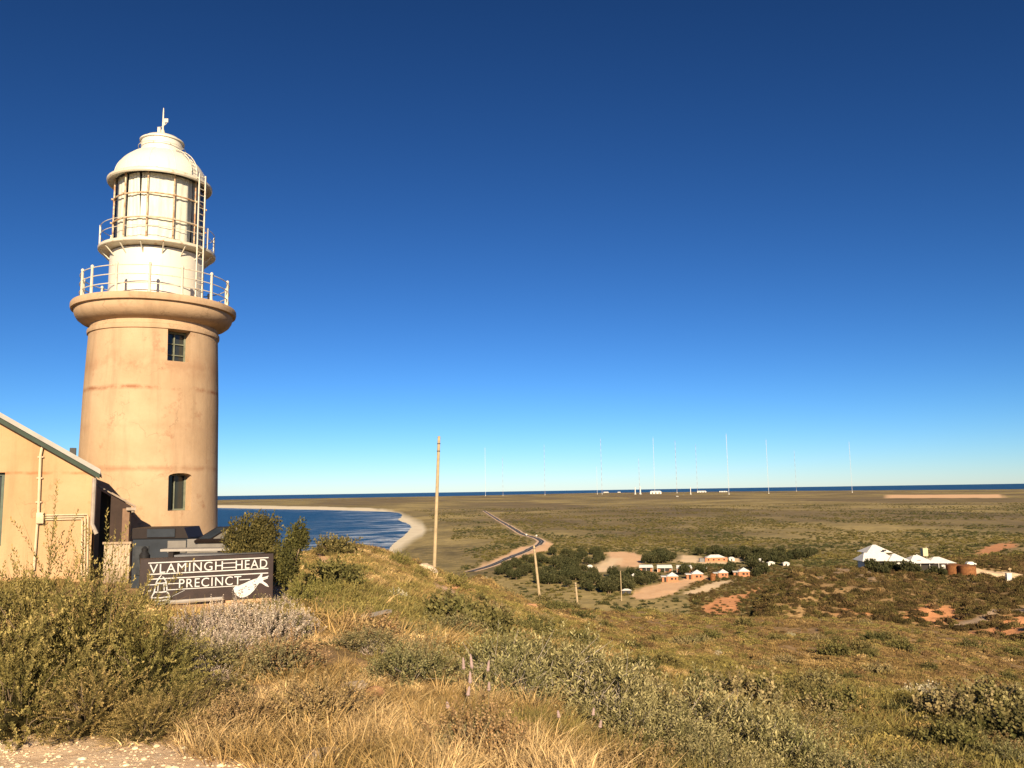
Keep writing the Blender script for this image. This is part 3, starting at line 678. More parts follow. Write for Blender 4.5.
# pale coral-like succulent bushes, centre right
CO = np.array([.15, .135, .055]); CT = np.array([.44, .38, .18])
co = [Shrub(160+i, .66, .42, 520, .15, 9, .058, .013, CO, 44, .010, greytwig, up=.7, tip=CT, corec=.16, out=1.08, fill=.62) for i in range(3)]
coral = CORAL
for i, (px, d, s_, lb) in enumerate(coral): co[i % 3].put('pale_succulent_bush', at_d(px, d), 'pale green succulent bush with grey twigs, '+lb+' of its bank' if i < 8 else 'pale green succulent bush with grey twigs, '+lb, 'bush', 'pale succulent bushes on the slope', s_*1.2)
# brown dry bush
dbm = Shrub(180, .45, .34, 420, .12, 12, .028, .014, np.array([.26, .19, .08]), 30, .006, bark, up=.5, tip=np.array([.36, .26, .12]))
dbm.put('dry_bush', at_d(315, 7.0), 'brown dry low bush beside the pale rock, lower left of centre', 'bush', None, .95)
dbm.put('dry_bush', at_d(240, 6.9), 'brown dry bush spreading over sand below the silvery clump', 'bush', None, .75)
dbm.put('dry_bush', at_d(505, 17), 'brown dry bush on the slope above the pale succulent bank', 'bush', None, 1.0)
# scattered mid-slope shrubs sharing four meshes
midm = [Shrub(200, .7, .5, 150, .25, 8, .10, .05, np.array([.11, .10, .035]), 6, .015, tip=np.array([.2, .17, .06])),
        Shrub(201, .7, .45, 150, .22, 8, .09, .05, np.array([.20, .17, .08]), 6, .015, tip=np.array([.33, .27, .12])),
        Shrub(202, .6, .4, 140, .22, 8, .08, .05, np.array([.40, .36, .24]), 4, .012, greytwig, tip=np.array([.6, .54, .38])),
        Shrub(203, .7, .4, 150, .22, 8, .09, .05, np.array([.085, .082, .03]), 6, .015, tip=np.array([.16, .14, .05]))]
lbs = ['olive green low shrub among the grass on the open slope', 'straw coloured low shrub among the grass on the open slope', 'whitish low shrub standing out on the open slope', 'dark green low shrub among the grass on the open slope']
grp = ['olive shrubs on the open slope', 'straw shrubs on the open slope', 'whitish shrubs on the open slope', 'dark shrubs on the open slope']
cnt = 0
while cnt < 150:
    px = RNG.uniform(330, 1040); d = math.exp(RNG.uniform(math.log(15), math.log(150)))
    if px < 480 and d > 45: continue
    k = RNG.choice(4, p=[.35, .3, .1, .25]); q = at_d(px, d)
    if cover(q[:1], q[1:2])[0] > .3: continue
    midm[k].put('slope_shrub', q, lbs[k], 'shrub', grp[k], (.5+.6*RNG.random())*(1+d/110)*(.6 if k == 2 else 1)); cnt += 1
nearm = [Shrub(210, .34, .26, 260, .11, 10, .026, .012, np.array([.17, .155, .07]), 12, .004, greytwig, up=.6, tip=np.array([.30, .25, .12]), corec=.15, fill=.6),
         Shrub(211, .32, .24, 260, .10, 10, .022, .011, np.array([.24, .165, .07]), 14, .004, bark, up=.6, tip=np.array([.38, .27, .13]), corec=.3),
         Shrub(212, .30, .24, 240, .10, 10, .026, .013, np.array([.10, .09, .032]), 10, .004, bark, up=.6, tip=np.array([.27, .23, .085]), corec=.3)]
nl_ = ['small sage grey bushlet among the near grass', 'small rusty brown bushlet among the near grass', 'small dark green bushlet among the near grass']; ng_ = ['sage bushlets in the near grass', 'brown bushlets in the near grass', 'dark bushlets in the near grass']
for i in range(64):
    px = RNG.uniform(190, 1040); d = RNG.uniform(5.8, 17)**1.0; q = at_d(px, d); k = RNG.choice(3, p=[.4, .3, .3])
    if cover(q[:1], q[1:2])[0] > .3 or not HOUSE_X(q[:1], q[1:2])[0]: continue
    nearm[k].put('bushlet', q, nl_[k], 'bush', ng_[k], RNG.uniform(.7, 1.3)*(.6+d/11), zs=RNG.uniform(.8, 1.5))
# mulla mulla flower spikes
fl = mat('flower_spike', (.40, .29, .26), .9, .25, 20); stm = mat('flower_stem', (.25, .2, .1), .9)
for i, (px, py, h) in enumerate([(466, 690, .42), (470, 705, .38), (477, 696, .48), (483, 690, .40), (488, 704, .3), (461, 712, .28), (590, 727, .26), (596, 735, .24), (563, 728, .22), (452, 716, .2)]):
    q = hit(px, py+10); t = thing('flower_spike', q, 'pink grey flower spike, '+['left rear of the tall cluster', 'left front of the tall cluster', 'tallest in the cluster by the succulent bank', 'right of the tallest', 'short, at the right side of the tall cluster', 'short, at the left side of the tall cluster', 'left of the pair near the bottom edge', 'right of the pair near the bottom edge', 'single, left of the pair near the bottom edge', 'shortest, outside the tall cluster on the left'][i], 'flower', 'flower spikes')
    dx, dy = RNG.normal(0, .04, 2); MB().tube([(0, 0, -.03), (dx*.5, dy*.5, h*.5), (dx, dy, h*.75)], .004, 5).build('stem', stm, t)
    mb = MB(); n_ = 7; mb.tube([(dx*(1+.3*j/n_), dy*(1+.3*j/n_), h*(.70+.28*j/n_)) for j in range(n_+1)], [.008]+[.017*(1+.12*(-1)**j)*(1-.08*j) for j in range(n_-1)]+[.004], 8); mb.build('flower_head', fl, t)
# rocks, plank
rockp = mat('pale_rock', (.66, .52, .36), .95, .35, 6, bump=.8, bscale=14); rockr = mat('red_rock', (.50, .27, .14), .95, .3, 6, bump=.8, bscale=14)
def rock(px, py, r, m_, label, fl_=.65):
    rng = np.random.default_rng(int(px*7+py)); q = hit(px, py); bm = bmesh.new(); bmesh.ops.create_icosphere(bm, subdivisions=3, radius=r)
    pl = [rng.normal(0, 1, 3) for _ in range(9)]
    for v in bm.verts:
        c_ = np.array(v.co)
        for n_ in pl:
            n_ = n_/np.linalg.norm(n_); e = c_@n_-r*.72
            if e > 0: c_ = c_-n_*e
        c_ *= 1+.08*(vnoise(np.array([c_[0]/r*3+20]), np.array([c_[1]/r*3+c_[2]/r*2+20]), 3)[0]-.5); v.co = Vector((c_[0], c_[1], c_[2]*fl_))
    me = bpy.data.meshes.new('rock'); bm.to_mesh(me); bm.free(); me.materials.append(m_); o = link('rock', me); o.location = q; tag(o, label, 'rock', 'rocks on the slope')
rock(352, 690, .16, rockp, 'pale jagged rock beside the brown dry bush'); rock(374, 694, .11, rockr, 'reddish rock right beside the pale jagged rock'); rock(325, 760, .17, rockp, 'flat pale rock at the bottom edge', .4)
rock(370, 745, .06, rockp, 'fist sized pale stone in golden grass'); rock(552, 633, .28, rockr, 'left of two orange rocks on the slope'); rock(564, 631, .24, rockr, 'right of two orange rocks on the slope')
rock(424, 572, .75, rockp, 'pale boulder left of the foot of the tall pole'); rock(455, 589, .4, rockr, 'reddish boulder on the bare patch below the tall pole'); rock(275, 710, .07, rockp, 'small white stone at the edge of shadow below the silvery clump')
rock(602, 622, .3, rockp, 'pale rock on the slope above the succulent bank'); rock(530, 607, .5, rockr, 'low orange rock left of the leaning pole'); rock(500, 614, .3, rockp, 'small pale rock on the slope under the crest')
for i in range(46):
    px = RNG.uniform(772, 885); d = RNG.uniform(272, 312); q = at_d(px, d); uv = None
    t_ = RNG.uniform(.6, 1.6); rng = np.random.default_rng(900+i)
    v, t, c = stone(rng, 1.0, 2); me = npmesh('boulder', v*t_, t, m=mat('spur_rock', (.24, .17, .105), .95, .4, .8) if i == 0 else bpy.data.materials['spur_rock']); o = link('boulder', me); o.location = q
    tag(o, 'brown boulder on the rocky edge of the dark spur', 'boulder', 'boulders on the edge of the spur')
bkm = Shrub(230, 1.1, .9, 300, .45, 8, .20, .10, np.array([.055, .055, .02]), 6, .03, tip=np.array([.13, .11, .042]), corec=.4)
for i in range(22):  # row of dark shrubs added to stand in for the bank's shadow edge
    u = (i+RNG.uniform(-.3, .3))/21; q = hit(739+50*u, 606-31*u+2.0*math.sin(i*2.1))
    bkm.put('bank_shade_shrub', q-[0, 0, .1], 'added dark shrub standing in for shade on the left bank of the spur, above the orange gully', 'shrub', 'dark shrubs added as shade on the bank of the spur', RNG.uniform(.8, 1.5))
a = hit(364, 627); b_ = hit(389, 628.5); mb = MB(); mb.box(tuple((a+b_)/2+[0, 0, .22]), (float(np.linalg.norm(b_-a)), .09, .045), Matrix.Rotation(math.atan2(b_[1]-a[1], b_[0]-a[0]), 3, 'Z') @ Matrix.Rotation(R(3), 3, 'Y')); tag(mb.build('plank', mat('weathered_wood', (.55, .47, .37), .9, .3, 5)), 'weathered pale plank lying in the olive grass', 'plank')
# ================================================================== LIGHTHOUSE
def wallmat(name, c, c2, rust=None, rz=()):
    """weathered lime wash: patches, streaks, a stained construction joint"""
    m = bpy.data.materials.new(name); m.use_nodes = True; nt = m.node_tree; b = nt.nodes['Principled BSDF']
    b.inputs['Roughness'].default_value = .9; b.inputs['Specular IOR Level'].default_value = .2
    g = noise(nt, .55, 7, .62); col = ramp(nt, [(.35, c), (.62, c2)], g)
    st = noise(nt, 1.0, 6, .65, vscale=(2.2, 2.2, .22)); col = mix(nt, col, tuple(v*.74 for v in c2), ramp(nt, [(.50, 0.0), (.70, .65)], st))
    cr = nt.nodes.new('ShaderNodeTexVoronoi'); cr.feature = 'DISTANCE_TO_EDGE'; cr.inputs['Scale'].default_value = .55; cr.inputs['Randomness'].default_value = 1
    wv_ = nt.nodes.new('ShaderNodeVectorMath'); wv_.operation = 'ADD'; nt.links.new(coord(nt), wv_.inputs[0]); nn_ = nt.nodes.new('ShaderNodeTexNoise'); nn_.inputs['Scale'].default_value = 3; nn_.inputs['Detail'].default_value = 5; nt.links.new(coord(nt), nn_.inputs['Vector']); nt.links.new(nn_.outputs['Color'], wv_.inputs[1]); nt.links.new(wv_.outputs[0], cr.inputs['Vector'])
    crk = math_(nt, 'MULTIPLY', ramp(nt, [(.0, .6), (.012, 0.0)], cr.outputs['Distance']), ramp(nt, [(.5, 0.0), (.62, 1.0)], noise(nt, .7, 3, .5)))
    col = mix(nt, col, tuple(v*.45 for v in c2), crk)
    if rust:
        bl = noise(nt, 1.6, 6, .75); col = mix(nt, col, rust, ramp(nt, [(.58, 0.0), (.70, .5)], bl))
        sx = nt.nodes.new('ShaderNodeSeparateXYZ'); nt.links.new(coord(nt), sx.inputs[0])
        for z, wd, amt in rz:
            d = math_(nt, 'ABSOLUTE', math_(nt, 'SUBTRACT', math_(nt, 'ADD', sx.outputs[2], math_(nt, 'MULTIPLY', noise(nt, 2.5, 4, .6), .10)), z+.05))
            k = math_(nt, 'SUBTRACT', 1.0, math_(nt, 'DIVIDE', d, wd), True)
            k = math_(nt, 'MULTIPLY', k, ramp(nt, [(.40, 0.0), (.56, amt)], noise(nt, 1.3, 5, .7))); col = mix(nt, col, rust, k)
    nt.links.new(col, b.inputs['Base Color'])
    bp = nt.nodes.new('ShaderNodeBump'); bp.inputs['Strength'].default_value = .5; bp.inputs['Distance'].default_value = .02
    nt.links.new(noise(nt, 7, 6, .7), bp.inputs['Height']); nt.links.new(bp.outputs[0], b.inputs['Normal']); return m
rustwhite = None
def paintmat(name, c, rust, lo=.60, hi=.72, sc_=3.0, rough=.45):
    m = bpy.data.materials.new(name); m.use_nodes = True; nt = m.node_tree; b = nt.nodes['Principled BSDF']; b.inputs['Roughness'].default_value = rough
    k = ramp(nt, [(lo, 0.0), (hi, .85)], noise(nt, sc_, 6, .75)); k2 = ramp(nt, [(.55, 0.0), (.75, .45)], noise(nt, 2.0, 5, .7, vscale=(3, 3, .3)))
    col = mix(nt, c, tuple(v*.86 for v in c), noise(nt, .8, 4)); col = mix(nt, col, tuple((a+b_)/2 for a, b_ in zip(c, rust)), k2); col = mix(nt, col, rust, k)
    nt.links.new(col, b.inputs['Base Color']); return m
YD = 27.0
cL = at_depth(147.7, 500, YD); azL = (math.atan2(-(512-77.5), FPX)+math.atan2(-(512-218), FPX))/2
dist = YD/math.cos(azL); RB = dist*math.sin((math.atan2(512-77.5, FPX)-math.atan2(512-218, FPX))/2)
LX, LY = YD*math.tan(azL), YD
K = RB/70.2                                          # metres per pixel of half width
def zt(py): return at_depth(150+(500-py)*.037, py, YD)[2]
BZ = hz(LX, LY)-.3
def zl(py): return zt(py)-BZ
LH = thing('lighthouse', (LX, LY, BZ), 'cream lighthouse with a white iron lantern room and rust stained railings', 'lighthouse')
lw = wallmat('lime_wash', (.53, .375, .235), (.44, .30, .18), (.27, .115, .055), [(zl(394), .10, .95), (zl(372), .5, .35), (zl(470), .12, .5), (zl(430), .2, .2)])
prof = [(74*K, 0), (72.6*K, zl(570)), (70.9*K, zl(510)), (69.6*K, zl(450)), (68.6*K, zl(400)), (66.6*K, zl(350)), (66.1*K, zl(339)), (67.6*K, zl(338.4)), (67.9*K, zl(336)), (67.6*K, zl(334.4)), (65.6*K, zl(333.4)), (65.2*K, zl(329.6)),
        (66.2*K, zl(329.2)), (69.5*K, zl(328.4)), (74*K, zl(326.8)), (78*K, zl(324)), (80.4*K, zl(320.6)), (81.3*K, zl(317.4)), (81.2*K, zl(315.2)), (84.6*K, zl(314.8)), (85.2*K, zl(312.4)), (85.0*K, zl(309.8)), (84.2*K, zl(308.6)), (20*K, zl(308.2))]
mb = MB(); mb.lathe(prof, 128)
tower = mb.build('wall', lw, LH)
# window pockets
def ang_of(px, py, Rr):
    """angle on the tower where the sight line through px meets radius Rr"""
    d = ray(px, py); ux, uy = d[0]/math.hypot(d[0], d[1]), d[1]/math.hypot(d[0], d[1])
    s = ux*LX+uy*LY; c_ = LX**2+LY**2-Rr**2; k = s-math.sqrt(max(s*s-c_, 0)); return math.atan2(uy*k-LY, ux*k-LX)
def pocket(pxl, pxr, pyt, pyb, Rr, arch):
    a = (ang_of(pxl, (pyt+pyb)/2, Rr)+ang_of(pxr, (pyt+pyb)/2, Rr))/2; wd = 2*Rr*math.sin(abs(ang_of(pxl, pyt, Rr)-ang_of(pxr, pyt, Rr))/2)
    # front surface is nearer than the axis: heights from the true depth
    X, Y = LX+Rr*math.cos(a), LY+Rr*math.sin(a); pc = (pxl+pxr)/2
    z0, z1 = at_depth(pc, pyb, Y)[2]-BZ, at_depth(pc, pyt, Y)[2]-BZ
    m = MB(); dep = .48
    if arch:
        n = 8; top = [(wd/2*math.cos(q), z1-.10+.10*math.sin(q)) for q in np.linspace(0, math.pi, n)]; poly = [(-wd/2, z0), (wd/2, z0)]+top
    else: poly = [(-wd/2, z0), (wd/2, z0), (wd/2, z1), (-wd/2, z1)]
    m.prism(poly, -1, dep); cut = m.build('cut', None, None, False)
    rot = Matrix.Rotation(a-math.pi/2+math.pi, 4, 'Z')       # local +y points into the wall
    cut.matrix_world = Matrix.Translation((LX+Rr*math.cos(a), LY+Rr*math.sin(a), BZ)) @ rot
    md = tower.modifiers.new('cut', 'BOOLEAN'); md.operation = 'DIFFERENCE'; md.solver = 'EXACT'; md.object = cut
    return cut, a, wd, z0, z1, dep
RW1 = 66.6*K; RW2 = 70.3*K
pk = [pocket(167.5, 190.5, 330.0, 361.5, RW1, False), pocket(168, 191.5, 473, 510.5, RW2, True)]
bpy.context.view_layer.update(); dg = bpy.context.evaluated_depsgraph_get()
me = bpy.data.meshes.new_from_object(tower.evaluated_get(dg)); tower.modifiers.clear(); tower.data = me
glassd = mat('dark_glass', (.030, .036, .034), .15, .2, 2, spec=.6); grn_ = mat('window_frame_paint', (.20, .22, .16), .7, .4, 5); dark = mat('dark_interior', (.02, .018, .016), .9)
for i, (cut, a, wd, z0, z1, dep) in enumerate(pk):
    bpy.data.objects.remove(cut)
    Rr = (RW1, RW2)[i]; ca, sa_ = math.cos(a), math.sin(a); rot = Matrix.Rotation(a+math.pi/2, 3, 'Z')
    wf = MB(); yy = dep-.06; t = .05; zc = (z0+z1)/2
    for bx in [(-wd/2+t/2, zc, t, z1-z0), (wd/2-t/2, zc, t, z1-z0), (0, z0+t/2, wd, t), (0, z1-t/2-.02, wd, t), (0, zc, .035, z1-z0), (0, zc+.1, wd, .03), (0, zc-.25, wd, .03)][:(7 if i == 0 else 5)]:
        wf.box((bx[0], yy+.001*len(wf.bm.verts)/8, bx[1]), (bx[2], .05, bx[3]))
    fr = wf.build('window', grn_, LH, False); fr.location = (Rr*ca, Rr*sa_, 0); fr.rotation_euler = (0, 0, a+math.pi/2)
    fr.data.transform(Matrix.Rotation(0, 4, 'Z'))
    g = MB(); g.span(-wd/2+.01, wd/2-.01, yy+.04, yy+.05, z0+.01, z1-.02); go = g.build('pane', glassd, fr, False)
# the white iron top
white = paintmat('white_paint', (.74, .71, .61), (.42, .20, .08), .66, .76, 2.2)
barp = paintmat('rusty_bars', (.60, .52, .36), (.36, .16, .06), .42, .56, 6.0)
whiter = paintmat('rusty_white_paint', (.66, .62, .50), (.42, .19, .07), .55, .66, 5.0)
zG = zl(308.2); K *= 1.035
MB().lathe([(48.6*K, zG-.01), (48.6*K, zG+.08), (47.6*K, zG+.10), (47.3*K, zl(262)), (47.3*K, zl(258))], 96, cap=False).build('lantern_base', white, LH)
zC = zl(253.6)
MB().lathe([(46*K, zC-.12), (58.3*K, zC-.07), (59*K, zC-.05), (59*K, zC+.03), (58.5*K, zC+.04), (44*K, zC+.04)], 96, cap=False).build('catwalk', whiter, LH)
for k in range(16):
    q = k*2*math.pi/16+.1; c_, s_ = math.cos(q), math.sin(q); MB().tube([(47.4*K*c_, 47.4*K*s_, zC-.36), (56.5*K*c_, 56.5*K*s_, zC-.09)], .020, 5).build('bracket', whiter, LH)
zE = zl(185.6)                                         # eave of the dome
# glazing: dark core, curtains, glass, bars
GR = 45.2*K; z0, z1 = zC+.04, zE-.0
m = bpy.data.materials.new('curtain'); m.use_nodes = True; b = m.node_tree.nodes['Principled BSDF']; b.inputs['Roughness'].default_value = .9
nt2 = m.node_tree; nt2.links.new(ramp(nt2, [(.35, (.76, .74, .66)), (.65, (.62, .59, .52))], noise(nt2, 3, 4, .6, vscale=(3, 3, .5))), b.inputs['Base Color']); curt = m
MB().lathe([(GR*.60, z0), (GR*.60, z1)], 48, cap=False).build('lens_housing', dark, LH)
NB = 11; A0 = ang_of(147, 215, GR)
mullA = [A0+k*2*math.pi/NB for k in range(NB)]
rngc = np.random.default_rng(3)
for k in range(NB):
    a0, a1 = mullA[k], mullA[(k)]+2*math.pi/NB
    # gaps between the drawn curtains as in the photograph
    segs = {0: [(.0, 1.)], 1: [(.0, .95)], NB-1: [(.03, .58), (.68, .99)], NB-2: [(.06, .93)]}.get(k, [(.0, 1.)])
    mb = MB()
    for (s0, s1) in segs:
        n = 26; rows = []
        for zi in range(7):
            zf = zi/6; row = []
            for j in range(n+1):
                u = s0+(s1-s0)*j/n
                if k == NB-1 and s0 < .1: u = s0+(s1-s0)*j/n*(1+.25*(1-zf)*1.0) if True else u
                if k == 1: u = s0+(s1-s0)*j/n*(1-.12*(1-zf)**2)
                an = a0+(a1-a0)*min(u, 1.); rr = GR*(.93+.006*math.sin(j*.75+k)+.012*math.sin(j*.22+zf*2+k*2))
                row.append(mb.bm.verts.new((rr*math.cos(an), rr*math.sin(an), z0+.02+(z1-z0-.06)*zf)))
            rows.append(row)
        for zi in range(6):
            for j in range(n): f = mb.bm.faces.new((rows[zi][j], rows[zi][j+1], rows[zi+1][j+1], rows[zi+1][j])); f.smooth = True
    mb.build('curtain', curt, LH)
gl = bpy.data.materials.new('lantern_glass'); gl.use_nodes = True; nt2 = gl.node_tree; o_ = nt2.nodes['Material Output']; nt2.nodes.remove(nt2.nodes['Principled BSDF'])
tr = nt2.nodes.new('ShaderNodeBsdfTransparent'); tr.inputs[0].default_value = (.93, .95, .94, 1); gs = nt2.nodes.new('ShaderNodeBsdfGlossy'); gs.inputs['Roughness'].default_value = .03
fz = nt2.nodes.new('ShaderNodeFresnel'); fz.inputs[0].default_value = 1.22; ms = nt2.nodes.new('ShaderNodeMixShader')
nt2.links.new(fz.outputs[0], ms.inputs[0]); nt2.links.new(tr.outputs[0], ms.inputs[1]); nt2.links.new(gs.outputs[0], ms.inputs[2]); nt2.links.new(ms.outputs[0], o_.inputs[0])
for k in range(NB):
    a0, a1 = mullA[k], mullA[k]+2*math.pi/NB
    MB().lathe([(GR, z0), (GR, z1)], 8, a0=a0, a1=a1, smooth=False).build('lantern_pane', gl, LH)
for k in range(NB):
    c_, s_ = math.cos(mullA[k]), math.sin(mullA[k]); mb = MB(); mb.tube([((GR+.01)*c_, (GR+.01)*s_, z0), ((GR+.01)*c_, (GR+.01)*s_, z1)], .026, 6)
    for zz in (z0+(z1-z0)*.335, z0+(z1-z0)*.68): mb.tube([((GR+.0)*c_, (GR+.0)*s_, zz), ((GR+.10)*c_, (GR+.10)*s_, zz)], .032, 6)
    mb.build('glazing_bar', barp, LH)
for zz in (z0+(z1-z0)*.335, z0+(z1-z0)*.68):
    MB().tube([((GR+.02)*math.cos(q), (GR+.02)*math.sin(q), zz) for q in np.linspace(0, 2*math.pi, 66)[:-1]], .026, 6, closed=True).build('handrail', barp, LH)
# dome, vent drum, finial
MB().lathe([(44.5*K, zE-.02), (52.5*K, zE-.10), (53.5*K, zE-.06), (53.5*K, zE+.01), (51.5*K, zE+.05), (47.2*K, zE+.07), (46.6*K, zE+.13)], 96, cap=False).build('eave_ring', whiter, LH)
zD0, zD1 = zE+.13, zl(155.6)
dp = [(46.6*K*math.cos(q)+0*K if q < 1.0 else 46.6*K*math.cos(q), zD0+(zD1-zD0)*math.sin(q)/math.sin(1.05)) for q in np.linspace(0, 1.05, 16)]
MB().lathe(dp, 96, cap=False).build('dome', white, LH)
mb = MB()
for k in range(NB):
    c_, s_ = math.cos(mullA[k]), math.sin(mullA[k]); mb.tube([(r*c_, r*s_, z+.004) for r, z in dp], .010, 5)
mb.build('dome_seam', white, LH)
zV0, zV1 = dp[-1][1], zl(143.6); rv = 21.5*K
MB().lathe([(23.4*K, zV0-.02), (23.4*K, zV0+.05), (rv, zV0+.07), (rv*.99, zV1), (rv*1.07, zV1+.01), (rv*1.07, zV1+.05), (rv*.95, zV1+.08), (rv*.8, zV1+.17), (rv*.45, zV1+.25), (.10, zV1+.29), (.08, zV1+.33)], 64).build('vent_drum', white, LH)
mb = MB(); mb.tube([(rv*1.12*math.cos(q), rv*1.12*math.sin(q), zV0+.22) for q in np.linspace(0, 6.283, 40)[:-1]], .012, 5, closed=True)
for q in np.linspace(0, 6.283, 9)[:-1]: mb.tube([(rv*.98*math.cos(q), rv*.98*math.sin(q), zV0+.22), (rv*1.12*math.cos(q), rv*1.12*math.sin(q), zV0+.22)], .010, 4)
mb.build('vent_handrail', whiter, LH)
zt0 = zV1+.3; mb = MB(); mb.lathe([(.11, zt0-.1), (.09, zt0+.05), (.03, zt0+.22), (.022, zl(108)-.15), (.012, zl(108))], 12)
mb.build('finial', whiter, LH)
mb = MB(); mb.tube([(-.16, .05, zt0+.28), (.0, .0, zt0+.31), (.14, -.04, zt0+.40)], .012, 5); mb.box((.11, -.03, zt0+.50), (.14, .02, .13)); mb.box((-.15, .05, zt0+.20), (.10, .02, .22)); mb.box((.05, -.02, zt0+.42), (.05, .02, .16))
mb.build('wind_vane', whiter, LH)
# upper catwalk rail
mb = MB()
for zz in (.42, .70): mb.tube([(57.2*K*math.cos(q), 57.2*K*math.sin(q), zC+zz) for q in np.linspace(0, 2*math.pi, 66)[:-1]], .012, 5, closed=True)
mb.build('catwalk_rail', whiter, LH)
AF = math.atan2(-LY, -LX)                                # towards the camera
for k in range(10):
    q = AF+math.pi/2+.06+k*2*math.pi/10
    if abs(math.cos(q-AF)) > .6 and math.cos(q-AF) > 0: continue
    MB().tube([(57.2*K*math.cos(q), 57.2*K*math.sin(q), zC), (57.2*K*math.cos(q), 57.2*K*math.sin(q), zC+.74)], .028, 6).build('catwalk_post', white, LH)
# main gallery rail
GRR = 74.0*K
def gang(px): return ang_of(px, 285, GRR)
front = [gang(p) for p in (91.5, 116, 149.5, 182, 211.5, 227.5)]
posts = sorted([(a+2*math.pi) % (2*math.pi) for a in front]+[(AF+math.pi+x+2*math.pi) % (2*math.pi) for x in (-1.35, -.85, -.4, 0, .4, .85, 1.32)]+[(gang(82)+6.283) % 6.283])
for q in posts:
    c_, s_ = math.cos(q), math.sin(q)
    mb = MB(); mb.lathe([(.060, zG-.01), (.060, zG+.05), (.042, zG+.07), (.038, zG+.86), (.050, zG+.88), (.045, zG+.93), (.01, zG+.96)], 10, c=(GRR*c_, GRR*s_, 0)); mb.build('gallery_post', whiter, LH)
mb = MB()
for zz in (.30, .58, .86): mb.tube([(GRR*math.cos(q), GRR*math.sin(q), zG+zz) for q in np.linspace(0, 2*math.pi, 90)[:-1]], .016, 6, closed=True)
mb.build('gallery_rail', whiter, LH)
# ladder
RL = 61.5*K; al = ang_of(201, 230, RL); c_, s_ = math.cos(al), math.sin(al); tx, ty = -s_, c_; ztop = zE+.03
lm = MB()
hwid = .13
for sg in (-1, 1): lm.box((RL*c_+tx*hwid*sg, RL*s_+ty*hwid*sg, (zG+ztop)/2), (.035, .055, ztop-zG), Matrix.Rotation(0, 3, 'Z'))
zz = zG+.15
while zz < ztop: lm.tube([(RL*c_-tx*hwid, RL*s_-ty*hwid, zz), (RL*c_+tx*hwid, RL*s_+ty*hwid, zz)], .013, 5); zz += .21
for zz in (zC, zE): lm.tube([(52*K*c_, 52*K*s_, zz-.02), (RL*c_, RL*s_, zz-.02)], .02, 5)
lm.build('ladder', whiter, LH)
mb = MB()
for sg in (-1, 1): mb.tube([((r*1.04+.02)*c_+tx*.12*sg, (r*1.04+.02)*s_+ty*.12*sg, z+.05) for r, z in dp], .016, 5)
for r, z in dp[1::2]: mb.tube([((r*1.04+.02)*c_+tx*.12*sg, (r*1.04+.02)*s_+ty*.12*sg, z+.05) for sg in (-1, 1)], .011, 4)
mb.build('dome_ladder', whiter, LH)

# ================================================================== KEEPER'S STORE at the left
HY = 20.0
def hp(px, py, Y=HY): q = at_depth(px, py, Y); return q
HC = at_depth(93.3, 500, HY); HA = R(25.5); hcu = np.array([math.cos(HA), math.sin(HA)]); hcv = np.array([-math.sin(HA), math.cos(HA)])
def lp_(px, py, y=0.0):
    """point of the gable-wall plane (pushed back by y) seen at a pixel, as local x and world z"""
    d = ray(px, py); o = HC[:2]+hcv*y; k = (o@hcv)/(d[:2]@hcv); p_ = d[:2]*k; return (p_-o)@hcu, EYE+d[2]*k
eax, eaz = lp_(99, 473.5); apx, apz = lp_(0, 417.5)
slope = (apz-eaz)/(eax-apx); gz0 = hz(HC[0], HC[1])-.4
GH = thing('store_building', (HC[0], HC[1], gz0), 'cream gabled outbuilding cut by the left edge, with white conduits on its wall', 'building', None, HA)
half = 4.3
zc_ = eaz+eax*slope-.10-gz0
hwm = wallmat('outbuilding_wash', (.54, .36, .20), (.46, .29, .15), (.40, .15, .06), [(lp_(20, 473)[1]-gz0, .05, .8)])
wx0, wx1 = lp_(-24, 500)[0], lp_(3.6, 500)[0]; wz0, wz1 = lp_(3, 546)[1]-gz0, lp_(3, 472.5)[1]-gz0
def zroof(x): return zc_+(-x)*slope if x > -half else zc_+(2*half+x)*slope
zroof0 = zroof
mb = MB(); mb.prism([(0, 0), (0, zroof(0)), (wx1, zroof(wx1)), (wx1, 0)], 0, .3); mb.prism([(wx1, 0), (wx1, wz0), (wx0, wz0), (wx0, 0)], 0, .3)
mb.prism([(wx1, wz1), (wx1, zroof(wx1)), (wx0, zroof(wx0)), (wx0, wz1)], 0, .3); mb.prism([(wx0, 0), (wx0, zroof(wx0)), (-half, zroof(-half)), (-2*half, zroof(-2*half)), (-2*half, 0)], 0, .3)
HD = 4.6
mb.span(-.3, 0, .3, HD, 0, zroof(0)); mb.span(-2*half, -2*half+.3, .3, HD, 0, zroof(0)); mb.prism([(-.3, 0), (-.3, zroof(-.3)), (-half, zroof(-half)), (-2*half+.3, zroof(-.3)), (-2*half+.3, 0)], HD-.3, HD)
mb.build('wall', hwm, GH, False)
wn = MB(); t = .07
for (a, b_, c, d) in ((wx0, wx0+t, wz0, wz1), (wx1-t, wx1, wz0, wz1), (wx0+t, wx1-t, wz0, wz0+t), (wx0+t, wx1-t, wz1-t, wz1), ((wx0+wx1)/2-.03, (wx0+wx1)/2+.03, wz0+t, wz1-t)): wn.span(a, b_, .12, .18, c, d)
wn = wn.build('window', mat('green_trim', (.10, .13, .10), .6, .3, 4), GH, False); MB().span(wx0, wx1, .19, .20, wz0, wz1).build('pane', glassd, wn, False)
zinc = mat('grey_roof', (.52, .51, .47), .6, .25, 2, metal=.2); gfas = mat('green_fascia', (.035, .058, .040), .6, .3, 4)
over = eax+.03
